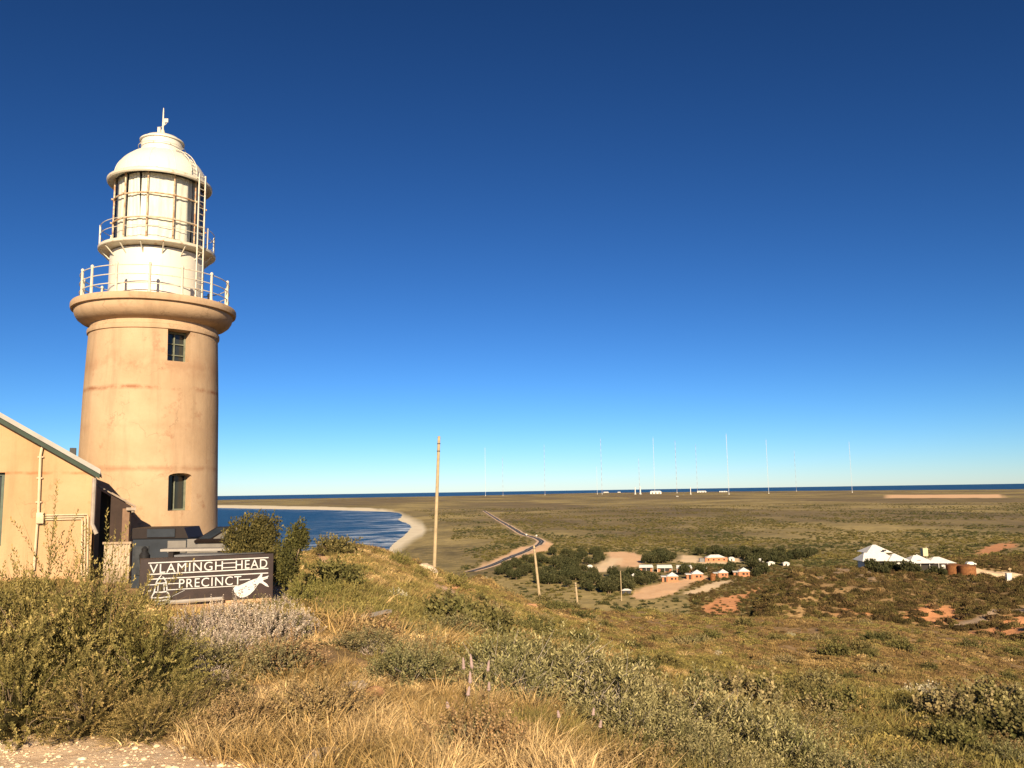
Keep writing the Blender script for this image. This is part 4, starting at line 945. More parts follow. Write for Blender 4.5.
def slab(x0, x1, off, th, y0, y1, mb):
    mb.prism([(x0, zroof(x0)+off), (x1, zroof(x1)+off), (x1, zroof(x1)+off+th), (x0, zroof(x0)+off+th)], y0, y1)
mb = MB(); slab(-half, over, .10, .05, -.22, HD+.2, mb); slab(-2*half-over, -half-.001, .10, .05, -.22, HD+.2, mb)
y = -.22
while y < HD+.2:
    slab(-half, over, .15, .016, y, y+.04, mb); y += .09
mb.build('roof', zinc, GH, False)
mb = MB(); slab(-half, over-.01, -.02, .115, -.20, -.16, mb); slab(-2*half-over, -half-.001, -.02, .115, -.20, -.16, mb); mb.build('bargeboard', gfas, GH, False)
mb = MB(); slab(-half, over, .097, .115, -.26, -.221, mb); mb.build('roof_capping', mat('cream_capping', (.40, .385, .35), .6, .2, 3), GH, False)
mb = MB(); gx_ = lp_(72, 458)[0]; mb.span(gx_-.07, gx_+.07, .3, .44, zroof(gx_)+.1, zroof(gx_)+.36, .01); mb.build('roof_vent', mat('dark_metal', (.05, .05, .05), .5), GH, False)
pipe = mat('cream_pipe', (.66, .54, .36), .5, .2, 5)
def hl_(px, py, y=-.05): q = lp_(px, py, y); return (q[0], y, q[1]-gz0)
mb = MB(); e0 = hl_(94.5, 478, -.1); e1 = hl_(92.2, 524, -.09); e2 = hl_(96.5, 534, -.12)
mb.tube([e0, (e0[0]-.0, -.09, e0[2]-.25), e1, e2], .048, 8); mb.build('downpipe', mat('grey_pipe', (.40, .34, .28), .5, .3, 5), GH)
mb = MB(); mb.tube([hl_(45, 444), hl_(42, 448), hl_(40.5, 455), hl_(38.3, 515)], .032, 8); mb.tube([hl_(37.4, 522), hl_(33.8, 570)], .028, 8)
for py in (457, 478, 502): mb.box(hl_(41.1-(py-445)*.045, py, -.04), (.12, .04, .03))
mb.build('conduit', pipe, GH)
mb = MB(); mb.box(hl_(40, 518, -.07), (.155, .12, .25), bevel=.01); mb.build('junction_box', pipe, GH)
for k in range(3):
    mb = MB(); py = 515.3+k*2.2; pxr = 88.0-k*2.9; mb.tube([hl_(41, py, -.04), hl_(pxr-1, py-.9, -.04), hl_(pxr, py+.9, -.04), hl_(pxr-.6, 578, -.04)], .019, 6); mb.build('conduit', pipe, GH)
# ---------------- annex
brown = mat('brown_boards', (.050, .030, .022), .75, .35, 3); greyw = mat('grey_wall', (.10, .095, .085), .9, .3, 3)
AYo = .75; ax0 = lp_(99, 510, AYo)[0]; ax1 = lp_(131, 510, AYo)[0]; xm_ = lp_(110.5, 510, AYo)[0]; ao = HC[:2]+hcu*ax0+hcv*AYo; agz = hz(ao[0], ao[1])-.3
AN = thing('lean_to', (ao[0], ao[1], agz), 'dark brown lean-to with a sloping roof between the outbuilding and the lighthouse', 'shed', None, HA)
def al_(px, py, y=0): q = lp_(px, py, AYo+y); return (q[0]-ax0, q[1]-agz)
zt1, zt2 = al_(97, 486.5)[1], al_(131, 503.5)[1]; wx = ax1-ax0; sA = (zt2-zt1)/wx
mb = MB(); xb = xm_-ax0
mb.prism([(xb, 0), (xb, zt1+sA*xb-.06), (wx, zt2-.06), (wx, 0)], 0, 2.6); mb.build('wall', brown, AN, False)
MB().prism([(.02, 0), (.02, zt1-.10), (xb-.003, zt1+sA*xb-.10), (xb-.003, 0)], .9, 1.0).build('recess_wall', greyw, AN, False)
mb = MB(); mb.prism([(-.08, zt1+.02), (wx+.10, zt2-.10), (wx+.10, zt2-.05), (-.08, zt1+.07)], -.15, 2.7); mb.build('roof', mat('rusty_roof', (.34, .27, .20), .8, .4, 4), AN, False)
MB().span(wx-.19, wx-.03, -.06, -.002, al_(129, 543)[1], zt2-.12).build('corner_post', mat('brown_post', (.26, .16, .10), .8, .3, 4), AN, False)
mb = MB(); mb.tube([(wx+.04, -.10, zt2-.12), (wx+.04, -.10, zt2-.22)], .04, 8); mb.box((wx-.0, -.12, zt2-.13), (.22, .10, .07)); mb.build('gutter', mat('gutter_metal', (.42, .34, .26), .6, .3, 5), AN, False)
# ---------------- corrugated fence
FYY = 19.6; f0, f1 = hp(104.5, 545, FYY), hp(130.5, 545, FYY); fgz = hz(f1[0], FYY)-.15
FN = thing('corrugated_fence', (f0[0], FYY, fgz), 'short pale corrugated iron fence panel under the brown lean-to', 'fence'); wv = f1[0]-f0[0]; n = 96
mb = MB(); a = []; b2 = []
for i in range(n+1):
    x = wv*i/n; yv = .022*math.sin(i/n*2*math.pi*9); a.append(mb.bm.verts.new((x, yv, 0))); b2.append(mb.bm.verts.new((x, yv, hp(117, 543.8, FYY)[2]-fgz)))
for i in range(n): mb.bm.faces.new((a[i], a[i+1], b2[i+1], b2[i])).smooth = True
s_ = mb.build('sheet', mat('beige_sheet', (.52, .41, .29), .6, .2, 3), FN); sm = s_.modifiers.new('t', 'SOLIDIFY'); sm.thickness = .01
fh = hp(117, 543.8, FYY)[2]-fgz
MB().box((wv/2, 0, fh+.02), (wv+.06, .07, .05)).build('top_rail', mat('rail_wood', (.40, .30, .20), .8), FN, False)
mb = MB(); [mb.box((xx, .06, fh/2), (.07, .06, fh)) for xx in (.03, wv-.03)]; mb.build('post', brown, FN, False)
# ================================================================== information panels behind the sign
greyblue = mat('grey_blue_panel', (.026, .034, .046), .6, .35, 2.5); brownm = mat('brown_steel', (.020, .013, .011), .55, .3, 3); palegrey = mat('pale_grey_panel', (.20, .185, .165), .7, .2, 4)
KY = 18.6; k0, k1 = hp(131.5, 550, KY), hp(187, 550, KY); kgz = hz(k1[0], KY)-.1
KS_ = thing('display_kiosk', (k0[0], KY, kgz), 'brown and grey display kiosk with a slanted panel, between the corrugated fence and the lighthouse', 'display'); kw = k1[0]-k0[0]
kz = lambda py: hp(160, py, KY)[2]-kgz
mb = MB(); mb.span(0, kw, .05, .9, 0, kz(538.5)); mb.build('wall', greyblue, KS_, False)
MB().span(kw*.02, kw*.30, .02, .048, kz(575), kz(546)).build('photo_panel', mat('dark_photo', (.05, .055, .06), .4, .6, 5), KS_, False)
MB().span(kw*.64, kw*.97, .02, .048, kz(553), kz(541)).build('text_panel', palegrey, KS_, False)
mb = MB(); mb.prism([(0, kz(538.5)+.002), (kw+.02, kz(538.5)+.002), (kw-.08, kz(527.8)), (0, kz(527.8))], .0, .9); mb.build('roof', brownm, KS_, False)
MB().span(kw*.28, kw*.78, -.035, -.004, kz(537), kz(529)).build('fascia_panel', greyblue, KS_, False)
mb = MB(); # dark figure drawn on the panel
mb.lathe([(.09, 0), (.11, .18), (.06, .25), (.07, .31), (.02, .36)], 12, c=(kw*.24, .0, kz(563))); mb.build('figure_relief', mat('black_relief', (.02, .02, .022), .6), KS_)
# slanted double panel
def slanted(px0, px1, pyb, pyt, Y, label):
    c0, c1 = hp(px0, pyb, Y), hp(px1, pyb, Y); g = hz(c1[0], Y)-.1; wv = c1[0]-c0[0]; zb, zt_ = hp((px0+px1)/2, pyb, Y)[2]-g, hp((px0+px1)/2+10, pyt, Y)[2]-g
    t = thing('display_lectern', (c0[0], Y, g), label, 'display'); sh = .55
    dz = zt_-zb; dyp = .5; Mx = lambda u, v, o=0: (u*wv+.0+v*sh*.55, v*dyp-o*.5, zb+v*dz+o)
    def quadslab(u0, u1, v0, v1, o0, o1):
        m_ = MB(); vs = [m_.bm.verts.new(Mx(u, v, o)) for o in (o0, o1) for u, v in ((u0, v0), (u1, v0), (u1, v1), (u0, v1))]
        for f in ((0, 1, 2, 3), (4, 5, 6, 7), (0, 1, 5, 4), (1, 2, 6, 5), (2, 3, 7, 6), (3, 0, 4, 7)): m_.bm.faces.new([vs[i] for i in f])
        return m_
    quadslab(0, 1, 0, 1, -.05, 0).build('frame', brownm, t, False)
    quadslab(.07, .44, .12, .9, .002, .012).build('text_panel', greyblue, t, False); quadslab(.54, .92, .12, .9, .002, .012).build('text_panel', palegrey, t, False)
    m_ = MB(); m_.span(.05, wv-.02, .08, .55, 0, zb-.06); m_.build('base', palegrey, t, False)
    return t
slanted(194, 225, 540.5, 527.5, 17.9, 'brown framed slanted display lectern with two grey panels in front of the lighthouse base')
# low walls / tables
def slab_table(px0, px1, py, Y, th, dep, label, m_):
    c0, c1 = hp(px0, py, Y), hp(px1, py, Y); g = hz(c1[0], Y); t = thing('picnic_bench', (c0[0], Y, g), label, 'bench'); z = c0[2]*.5+c1[2]*.5-g; wv = c1[0]-c0[0]
    MB().span(0, wv, 0, dep, z-th, z, .008).build('top', m_, t, False)
    for xx in (.15, wv-.25): MB().span(xx, xx+.1, .05, dep-.05, -.05, z-th-.002).build('leg', brownm, t, False)
slab_table(160, 229, 548.8, 17.2, .05, .45, 'pale grey slab bench, upper of two behind the dark sign', mat('pale_concrete', (.38, .35, .31), .8, .2, 4))
slab_table(174, 257, 554.5, 16.7, .04, .5, 'grey slab bench, lower of two just behind the dark sign', mat('grey_concrete', (.19, .195, .20), .8, .2, 4))
mb = MB(); c0 = hp(187, 548, 18.0); c1 = hp(224, 548, 18.0); g = hz(c1[0], 18.0); o = mb.span(c0[0], c1[0], 18.0, 18.12, g-.1, hp(200, 539, 18.0)[2]).build('panel_wall', palegrey, None, False)
tag(o, 'pale wall of fitted grey boards under the slanted lectern', 'wall')
# ================================================================== THE SIGN
lp = hp(139.7, 580, 15.3); dv = np.array([.906, .423])
k_ = ray(273.2, 575); tgt = k_[0]/k_[1]; s = (lp[0]-tgt*lp[1])/(tgt*dv[1]-dv[0]); SW = s
zTL = at_depth(139.7, 559.5, 15.3)[2]; zTR = at_depth(273.2, 553.2, 15.3+s*dv[1])[2]; zBR = at_depth(273.2, 597.3, 15.3+s*dv[1])[2]
ztS = (zTL+zTR)/2; SHt = ztS-zBR
SG = thing('place_sign', (lp[0], 15.3, zBR), 'long dark brown sign reading VLAMINGH HEAD PRECINCT in white letters', 'sign', None, math.atan2(dv[1], dv[0]))
sgm = mat('sign_brown', (.022, .013, .011), .5, -.9, 4, spec=.4); sgw = mat('sign_white', (.62, .62, .60), .5, .15, 6)
MB().span(0, SW, 0, .22, 0, SHt, .006).build('board', sgm, SG, False)
MB().span(.02, SW-.02, .02, .2, -.35, -.002).build('plinth', mat('sand_plinth', (.50, .34, .20), .95, .2, 5), SG, False)
SX = lambda x: (x-62)/853*SW
ST_ = lambda t: SHt*(1-t)
def strip(x0, x1, t, th=.017): return MB().span(SX(x0), SX(x1), -.012, -.001, ST_(t)-th/2, ST_(t)+th/2)
for (x0, x1, t) in ((110, 880, .09), (110, 880, .335), (110, 880, .44), (110, 165, .56), (225, 305, .56), (690, 760, .56), (845, 878, .56), (110, 140, .69), (235, 690, .69), (575, 665, .17), (575, 665, .27)):
    strip(x0, x1, t, .018 if t in (.09, .335, .44) else .014).build('white_line', sgw, SG, False)
def text(tx, x0, x1, t0, t1):
    cu = bpy.data.curves.new('t', 'FONT'); cu.body = tx; cu.extrude = .006; cu.space_character = 1.12; o = bpy.data.objects.new('t', cu); COL.objects.link(o)
    bpy.context.view_layer.update(); me = bpy.data.meshes.new_from_object(o.evaluated_get(bpy.context.evaluated_depsgraph_get())); bpy.data.objects.remove(o); bpy.data.curves.remove(cu)
    v = np.array([q.co[:] for q in me.vertices]); mn, mx = v.min(0), v.max(0)
    X = SX(x0)+(v[:, 0]-mn[0])/(mx[0]-mn[0])*(SX(x1)-SX(x0)); Z = ST_(t1)+(v[:, 1]-mn[1])/(mx[1]-mn[1])*(ST_(t0)-ST_(t1)); Yv = -.002-(v[:, 2]-mn[2])/(mx[2]-mn[2])*.014
    for i, q in enumerate(me.vertices): q.co = (X[i], Yv[i], Z[i])
    me.materials.clear(); me.materials.append(sgw); me.update(); return link('lettering', me, SG)
text('VLAMINGH', 118, 578, .12, .315); text('HEAD', 662, 872, .12, .315); text('PRECINCT', 303, 700, .47, .665)
# lighthouse outline
lc = 192; mb = MB(); pp = lambda x, t, o=0: (SX(x), -.008, ST_(t))
mb.tube([pp(150, .76), pp(158, .62), pp(165, .50), pp(180, .42), pp(193, .36), pp(206, .42), pp(222, .50), pp(228, .62), pp(234, .76)], .013, 5)
for (a_, b2, t) in ((160, 226, .53), (150, 238, .72), (140, 245, .84), (138, 248, .90), (150, 242, .97)): mb.tube([pp(a_, t), pp((a_+b2)/2, t+.015), pp(b2, t)], .013, 5)
mb.tube([pp(140, .93), pp(136, .84), pp(150, .74)], .012, 5); mb.tube([pp(246, .93), pp(250, .84), pp(236, .74)], .012, 5); mb.tube([pp(176, .53), pp(174, .70)], .01, 5); mb.tube([pp(210, .53), pp(213, .70)], .01, 5)
mb.tube([pp(248, .86), pp(340, .72)], .004, 4)
mb.build('lighthouse_emblem', sgw, SG)
# whale shark outline
out = [(650, .74), (664, .70), (692, .68), (722, .645), (752, .60), (784, .565), (806, .55), (820, .50), (834, .44), (842, .45), (838, .535), (862, .52), (884, .50), (872, .57), (846, .595), (850, .63), (872, .68), (888, .76), (866, .735), (838, .665), (822, .655), (806, .72), (786, .82), (760, .90), (730, .95), (702, .965), (676, .91), (658, .83)]
mb = MB(); mb.prism([(SX(x), ST_(t)) for x, t in out], -.012, -.001); mb.build('whale_shark_emblem', sgw, SG, False)
mb = MB(); rr = random.Random(4)
for i in range(34):
    x = rr.uniform(668, 805); c = .93-(x-668)*.0019+rr.uniform(-.11, .07)
    if inside(np.array([x]), np.array([c*853]), np.array([(a_, t*853) for a_, t in out]))[0]: r = rr.uniform(.006, .012); mb.span(SX(x)-r, SX(x)+r, -.0145, -.0125, ST_(c)-r*.7, ST_(c)+r*.7)
mb.tube([pp(680, .93), pp(735, .80), pp(790, .68)], .004, 4)
mb.build('emblem_spot', sgm, SG, False)
mb = MB(); q0, q1 = hp(215, 603.5, 14.5), hp(250, 604, 14.8); g0 = hit(165, 606); g1 = hit(222, 604)
mb.tube([g0+[0, 0, .06], g1+[0, 0, .10]], .035, 6); tag(mb.build('edging_log', bpy.data.materials['pale_concrete']), 'pale thin edging rail on the sand under the sign', 'rail')
# ================================================================== POLES
polem = mat('pole_wood', (.50, .38, .22), .85, .3, 3)
def pole(name, pb, pt, Y, r, label, group='wooden poles down the slope', extra=None):
    b_ = at_depth(*pb, Y); z = hz(b_[0], b_[1]); t_ = at_depth(*pt, Y); b_[2] = z-.3
    t = thing(name, b_, label, 'pole', group); d = t_-b_; mb = MB(); mb.tube([(0, 0, 0), d*.5, d], [r, r*.93, r*.8], 10); mb.build('shaft', polem, t)
    MB().lathe([(r*.86, 0), (r*.86, .06), (.02, .10)], 10, c=tuple(d)).build('cap', polem, t)
    for fz_ in (.90, .955): MB().lathe([(r*.84, -.03), (r*.95, -.03), (r*.95, .03), (r*.84, .03)], 10, c=tuple(d*fz_), cap=False).build('band', mat('iron_band', (.09, .08, .075), .6) if 'iron_band' not in bpy.data.materials else bpy.data.materials['iron_band'], t)
    return t
pole('wooden_pole', (434, 569), (439, 437.5), 55, .115, 'tallest pale wooden pole, standing on the crest in front of the beach')
pole('wooden_pole', (540.5, 598.5), (534, 546), 110, .17, 'pale wooden pole leaning left, in front of the dark tree grove')
pole('wooden_pole', (578.5, 606.5), (575.5, 583), 125, .16, 'short broken wooden pole right of the leaning one')
pole('wooden_pole', (621.5, 596), (620.5, 571), 440, .22, 'thin pole at the edge of the settlement, left of the dark shed')
# ================================================================== SETTLEMENT
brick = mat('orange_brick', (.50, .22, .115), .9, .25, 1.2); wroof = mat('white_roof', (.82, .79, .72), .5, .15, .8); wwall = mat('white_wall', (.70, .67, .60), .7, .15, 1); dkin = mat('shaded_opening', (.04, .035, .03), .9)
def hiproof(mb, x0, x1, y0, y1, z, h, rx=None, ov=.4):
    x0 -= ov; x1 += ov; y0 -= ov; y1 += ov; w_, d_ = x1-x0, y1-y0
    if rx is None: rx = max(0, (w_-d_)/2)
    cx, cy = (x0+x1)/2, (y0+y1)/2; b_ = mb.bm
    v = [b_.verts.new(p_) for p_ in ((x0, y0, z), (x1, y0, z), (x1, y1, z), (x0, y1, z), (cx-rx-.01, cy, z+h), (cx+rx+.01, cy, z+h))]
    for f in ((0, 1, 5, 4), (1, 2, 5), (2, 3, 4, 5), (3, 0, 4), (3, 2, 1, 0)): b_.faces.new([v[i] for i in f])
def cabin(kind):
    t = thing('brick_cabin', (0, 0, 0), '', 'cabin')
    if kind == 0:      # square room with a pyramid roof and a lower flat wing at its left
        mb = MB(); mb.span(-1.6, 4.2, -3, 3, -1, 2.7); mb.span(-4.4, -1.6, -2.2, 3, -1, 2.4); mb.build('wall', brick, t, False)
        mb = MB(); hiproof(mb, -1.6, 4.2, -3, 3, 2.71, 2.0); mb.build('roof', wroof, t, False)
        MB().span(-4.9, -1.95, -3.4, 3.2, 2.42, 2.62).build('porch_roof', wroof, t, False)
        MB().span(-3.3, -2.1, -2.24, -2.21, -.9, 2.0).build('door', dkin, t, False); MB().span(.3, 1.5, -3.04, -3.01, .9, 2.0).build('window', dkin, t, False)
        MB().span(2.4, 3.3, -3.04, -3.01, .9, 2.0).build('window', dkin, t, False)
    else:
        mb = MB(); mb.span(-5, 5, -2, 3.5, -1, 2.8); mb.build('wall', brick, t, False)
        mb = MB(); mb.prism([(-5.6, 2.9), (5.6, 2.9), (5.3, 4.6), (-5.1, 4.6)], 0, .15)
        for v in mb.bm.verts: v.co.y = -4.2+(v.co.z-2.9)/1.7*4.6+v.co.y
        mb.prism([(-5.3, 2.9), (5.3, 2.9), (5.3, 4.55), (-5.1, 4.55)], 0, .15) if False else None
        mb.span(-5.2, 5.2, .45, 3.9, 4.45, 4.6); mb.build('roof', wroof, t, False)
        MB().span(-3, 3.4, -2.05, -2.01, .2, 2.7).build('verandah_shade', dkin, t, False)
        for xx in (-5.2, 0, 5.1): MB().span(xx-.1, xx+.1, -4.05, -3.85, -1, 2.9).build('post', wwall, t, False)
    return t
c0 = cabin(0); c1_ = cabin(1)
used = [False, False]
def putc(k, px, py, sc_, label, group):
    src = (c0, c1_)[k]; o = copy_tree(src) if used[k] else src; used[k] = True
    q = hit(px, py); o.location = q+[0, 0, .2]; o.rotation_euler = (0, 0, -math.atan2(q[0], q[1])*.6); o.scale = (sc_, sc_, sc_); o['label'] = label; o['group'] = group; bpy.context.view_layer.update()
G1, G2 = 'brick cabins with pyramid roofs', 'brick cabins with wide pale roofs'
for px, py, s_, lb in ((670, 581.2, 1.12, 'first from the left, front row'), (694.8, 579, 1.18, 'second from the left'), (721, 577, 1.0, 'third from the left, right behind the rusty tank'), (741.5, 576.3, 1.15, 'last on the right')):
    putc(0, px, py, s_, 'brick cabin with a white pyramid roof, '+lb, G1)
for px, py, s_, lb in ((646, 571.3, .88, 'leftmost of the back row, half behind a tree'), (664.5, 572, .95, 'middle of the back row'), (684, 572.3, .95, 'rightmost of the back row')):
    putc(1, px, py, s_, 'brick cabin with a wide pale roof, '+lb, G2)
q = hit(715.5, 561.5); t = thing('long_brick_hall', q, 'long orange brick hall with a low pale roof by the sandy lot, behind the cabins', 'hall')
MB().span(-8.5, 8.5, -3, 3, -1, 3.2).build('wall', brick, t, False); mb = MB(); hiproof(mb, -6.5, 6.0, -2.5, 3, 3.21, 2.0, 3.2, 1.2); mb.build('roof', wroof, t, False)
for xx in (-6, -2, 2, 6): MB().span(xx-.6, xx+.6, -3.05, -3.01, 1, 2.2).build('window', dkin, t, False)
MB().span(-12.5, -8.51, -1.5, 2, -1, 2.6).build('side_shed', mat('grey_shed', (.20, .20, .20), .8), t, False)
def hut(px, py, w_, h_, label, name='white_hut', m_=None, cat='hut', rh=1.0, group=None):
    q = hit(px, py); t = thing(name, q, label, cat, group); MB().span(-w_/2, w_/2, -w_*.3, w_*.3, -1, h_).build('wall', m_ or wwall, t, False)
    mb = MB(); hiproof(mb, -w_/2, w_/2, -w_*.3, w_*.3, h_+.01, rh, None, .5); mb.build('roof', wroof, t, False)
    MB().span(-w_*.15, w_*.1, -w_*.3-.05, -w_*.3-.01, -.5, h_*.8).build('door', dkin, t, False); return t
hut(562.5, 565, 4.8, 1.8, 'small white roofed hut inside the grove at its left side'); hut(754, 564.5, 4.6, 2.0, 'small white hut among trees right of the brick hall'); hut(771, 565.5, 4.8, 2.0, 'small white hut at the right end of the tree line')
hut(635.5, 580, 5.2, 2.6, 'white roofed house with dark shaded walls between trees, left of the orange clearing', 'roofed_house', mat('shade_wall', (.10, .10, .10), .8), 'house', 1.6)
hut(626.5, 594.5, 4.8, 2.3, 'dark shed with a grey roof beside the thin pole at the settlement edge', 'dark_shed', mat('dark_shed_wall', (.05, .05, .055), .7), 'shed', .8)
for px, py, w_, lb in ((590, 569, 3.6, 'tiny white hut beside the left edge of the pale cleared strip'), (761, 562.5, 5.0, 'white roofed hut behind the trees, between two small huts on the right'), (786, 566, 4.4, 'white roofed hut standing alone right of the tree line huts'), (703, 570.5, 4.5, 'small white roofed shed between the two rows of cabins'), (731.5, 560.8, 4.2, 'pale shed just right of the brick hall')):
    hut(px, py, w_, 2.0, lb)
rust = mat('rusty_iron', (.30, .125, .045), .85, .5, 1.5)
def tank(name, px, py, r, h, label, m_=rust, group=None):
    q = hit(px, py); t = thing(name, q, label, 'tank', group); mb = MB(); mb.lathe([(r, -.8), (r, h)], 32); mb.build('shell', m_, t)
    for zz in (h*.35, h*.7): MB().lathe([(r, zz-.06), (r+.07, zz-.05), (r+.07, zz+.05), (r, zz+.06)], 32, cap=False).build('hoop', m_, t)
    MB().lathe([(r+.12, h), (r+.12, h+.12), (.1, h+.75)], 32).build('lid', m_, t); return t
tank('water_tank', 713, 580.6, 1.6, 3.9, 'rusty brown water tank in front of the third brick cabin')
q = hit(609.5, 586.5); t = thing('satellite_dish', q, 'small round white dish in front of dark trees at the settlement', 'dish'); mb = MB(); mb.tube([(0, 0, -.5), (0, 0, 2.0)], .12, 6); mb.build('mast', wwall, t)
mb = MB(); mb.lathe([(.05, 0), (.7, .08), (1.15, .30), (1.2, .36)], 20, cap=False); o = mb.build('bowl', wwall, t); o.location = (0, -.2, 2.4); o.rotation_euler = (R(72), 0, 0)
# ---------------- trees of the settlement
DG = np.array([.040, .044, .018]); DT = np.array([.115, .108, .042])
def bigtree(seed, nl):
    rng = np.random.default_rng(seed); lobes = [(0, 0, 3.2, 1.9, 1.5)]
    for k in range(nl): q = k*6.283/nl+rng.uniform(-.4, .4); lobes.append((1.5*math.cos(q), 1.5*math.sin(q), rng.uniform(2.0, 3.4), rng.uniform(1.1, 1.7), rng.uniform(1.0, 1.5)))
    return Tree(seed, lobes, 1.8, .22, 900, .75, DG, DT)
bt = [bigtree(300+i, 5+i % 2) for i in range(4)]
treeN = 0
def grove(poly, n, label, group, smin=.8, smax=1.35):
    poly = np.array(poly, float); k = 0; tries = 0
    while k < n and tries < n*60:
        tries += 1; px = RNG.uniform(poly[:, 0].min(), poly[:, 0].max()); py = RNG.uniform(poly[:, 1].min(), poly[:, 1].max())
        if not inside(np.array([px]), np.array([py]), poly)[0]: continue
        q = hit(px, py)
        if q[2] > 14 or cover(q[:1], q[1:2])[0] > .35: continue
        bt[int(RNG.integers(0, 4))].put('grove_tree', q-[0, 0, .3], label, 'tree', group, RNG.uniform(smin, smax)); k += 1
grove([(497, 573), (515, 563), (545, 557), (556, 553), (560, 562), (585, 575), (600, 578), (606, 592), (585, 592), (560, 586), (530, 583), (500, 580)], 105, 'dark green tree in the dense grove below the road bend', 'trees of the dense grove', .8, 1.45)
grove([(560, 554), (606, 553), (604, 561), (585, 573), (560, 566)], 34, 'dark green tree left of the pale cleared strip', 'trees left of the cleared strip', .95, 1.4)
grove([(600, 578), (640, 575), (655, 580), (650, 588), (632, 586), (630, 594), (606, 594)], 28, 'dark green tree in front of the settlement, left of the orange clearing', 'trees in front of the settlement', 1.0, 1.45)
grove([(624, 560), (678, 555), (678, 563), (626, 565)], 26, 'dark green tree in the row between the cleared strip and the sandy lot', 'trees behind the pale roofed cabins', 1.1, 1.55)
grove([(684, 554), (760, 554), (820, 557), (822, 562), (745, 560), (704, 556.5)], 50, 'dark green tree in the long line behind the brick hall', 'trees of the long line', 1.0, 1.55)
grove([(728, 565), (735, 575), (729, 576)], 3, 'dark green tree between the last two brick cabins', 'trees between cabins', 1.2, 1.5)
grove([(750, 566), (768, 566), (766, 578), (756, 577)], 5, 'dark green tree right of the last brick cabin', 'trees right of the cabins', 1.2, 1.6)
grove([(683, 572), (706, 570), (706, 574), (684, 577)], 4, 'dark green tree in the gap above the second brick cabin', 'trees above the second cabin', 1.0, 1.3)
grove([(748, 559), (800, 562), (800, 566), (750, 565)], 12, 'dark green tree standing in front of the long tree line', 'trees in front of the long line', 1.0, 1.4)
# ---------------- homestead on the spur
q = hit(908, 571.5); mp = pxm(q); HS = thing('homestead', q, 'white homestead with several hipped roofs on top of the spur, dark trees in front', 'house')
def hx(px): return (px-908)*mp
def hzz(py): return (571.5-py)*mp
mb = MB(); W3 = []
def wing(x0, x1, y0, y1, pe, pa, rx=None):
    ze, za = hzz(pe), hzz(pa); W3.append((hx(x0), hx(x1), y0, y1, ze)); m_ = MB(); hiproof(m_, hx(x0), hx(x1), y0, y1, ze+.01, za-ze, rx, .5); m_.build('roof', wroof, HS, False)
wing(873, 897, 4, 13, 553.5, 546.2, .6); wing(860, 892, -4, 5, 560.0, 552.6, 4.0); wing(884, 904, -5, 3, 560, 553.5, .3); wing(907, 931, -3, 6, 563, 556.0, 1.0); wing(927, 953, -2, 6, 563.5, 558.0, 1.0)
for (x0, x1, y0, y1, ze) in W3: mb.span(x0+1.2, x1-1.2, y0+1.4, y1-.5, -1.5, ze)
mb.build('wall', wwall, HS, False)
mb = MB(); mb.span(hx(862)+.3, hx(903), -2.61, -2.58, -.5, hzz(560)); mb.span(hx(908), hx(940), -1.61, -1.58, -.5, hzz(564)); mb.build('verandah_shade', dkin, HS, False)  # dark sheets in place of the shade under the verandah roofs
for px in range(864, 950, 9): MB().span(hx(px)-.08, hx(px)+.08, -4.2 if px < 905 else -2.6, -4.05 if px < 905 else -2.45, -1, hzz(559) if px < 905 else hzz(563.5)).build('verandah_post', wwall, HS, False)
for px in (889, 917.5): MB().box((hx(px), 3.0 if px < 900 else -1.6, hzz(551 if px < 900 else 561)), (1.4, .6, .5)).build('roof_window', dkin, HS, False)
MB().box((hx(935.5), 8, hzz(554.3)), (5*mp, 2.2, 8*mp)).build('tank_tower', mat('cream_block', (.66, .56, .33), .7), HS, False)
g_ = 'rusty tanks beside the homestead'
tank('rusty_tank', 954.8, 575, 2.9, 3.6, 'left of the two rusty iron tanks at the right end of the homestead', rust, g_).location[2] += 0
tank('rusty_tank', 967.8, 576, 2.9, 3.6, 'right of the two rusty iron tanks at the right end of the homestead', rust, g_)
q = hit(971, 569); t = thing('white_vehicle', q, 'small white vehicle parked behind the right rusty tank', 'car'); mb = MB(); mb.prism([(-1.9, .45), (1.9, .45), (1.9, 1.0), (1.1, 1.05), (.6, 1.6), (-1.2, 1.6), (-1.8, 1.0)], -.85, .85); mb.build('body', wwall, t, False); t.location[2] += 1.3
for xx in (-1.2, 1.2):
    for yy in (-.86, .70): m_ = MB(); m_.lathe([(.38, 0), (.38, .16)], 14); o = m_.build('wheel', dkin, t); o.rotation_euler = (R(90), 0, 0); o.location = (xx, yy+.16, .38)
q = hit(920, 560); t = thing('white_dome', hit(920, 562)+[0, 4, 0], 'small white domed aerial showing over the homestead roofs', 'aerial'); mb = MB(); mb.tube([(0, 0, -1), (0, 0, 3.6)], .1, 6); mb.build('mast', wwall, t); MB().lathe([(.05, 3.3), (.7, 3.6), (.8, 4.1), (.5, 4.6), (.05, 4.8)], 16).build('dome', wwall, t)
t = thing('aerial_mast', hit(929.5, 562)+[0, 3, 0], 'thin grey aerial mast rising behind the homestead', 'aerial'); mb = MB(); mb.tube([(0, 0, -1), (0, 0, 9.6)], [.11, .06], 6); mb.build('shaft', wwall, t); mb = MB(); mb.tube([(-.6, 0, 8.8), (.6, 0, 8.8)], .05, 5); mb.build('crossarm', wwall, t)
q = hit(1009.3, 583.4)+[0, 0, .9]; t = thing('white_cabinet', q, 'small white cabinet on the slope at the right edge, below the track', 'cabinet'); MB().span(-.85, .85, -.5, .5, -.3, 2.5, .05).build('box', wwall, t, False); MB().span(-.95, .95, -.6, .6, 2.501, 2.65).build('lid', wwall, t, False)
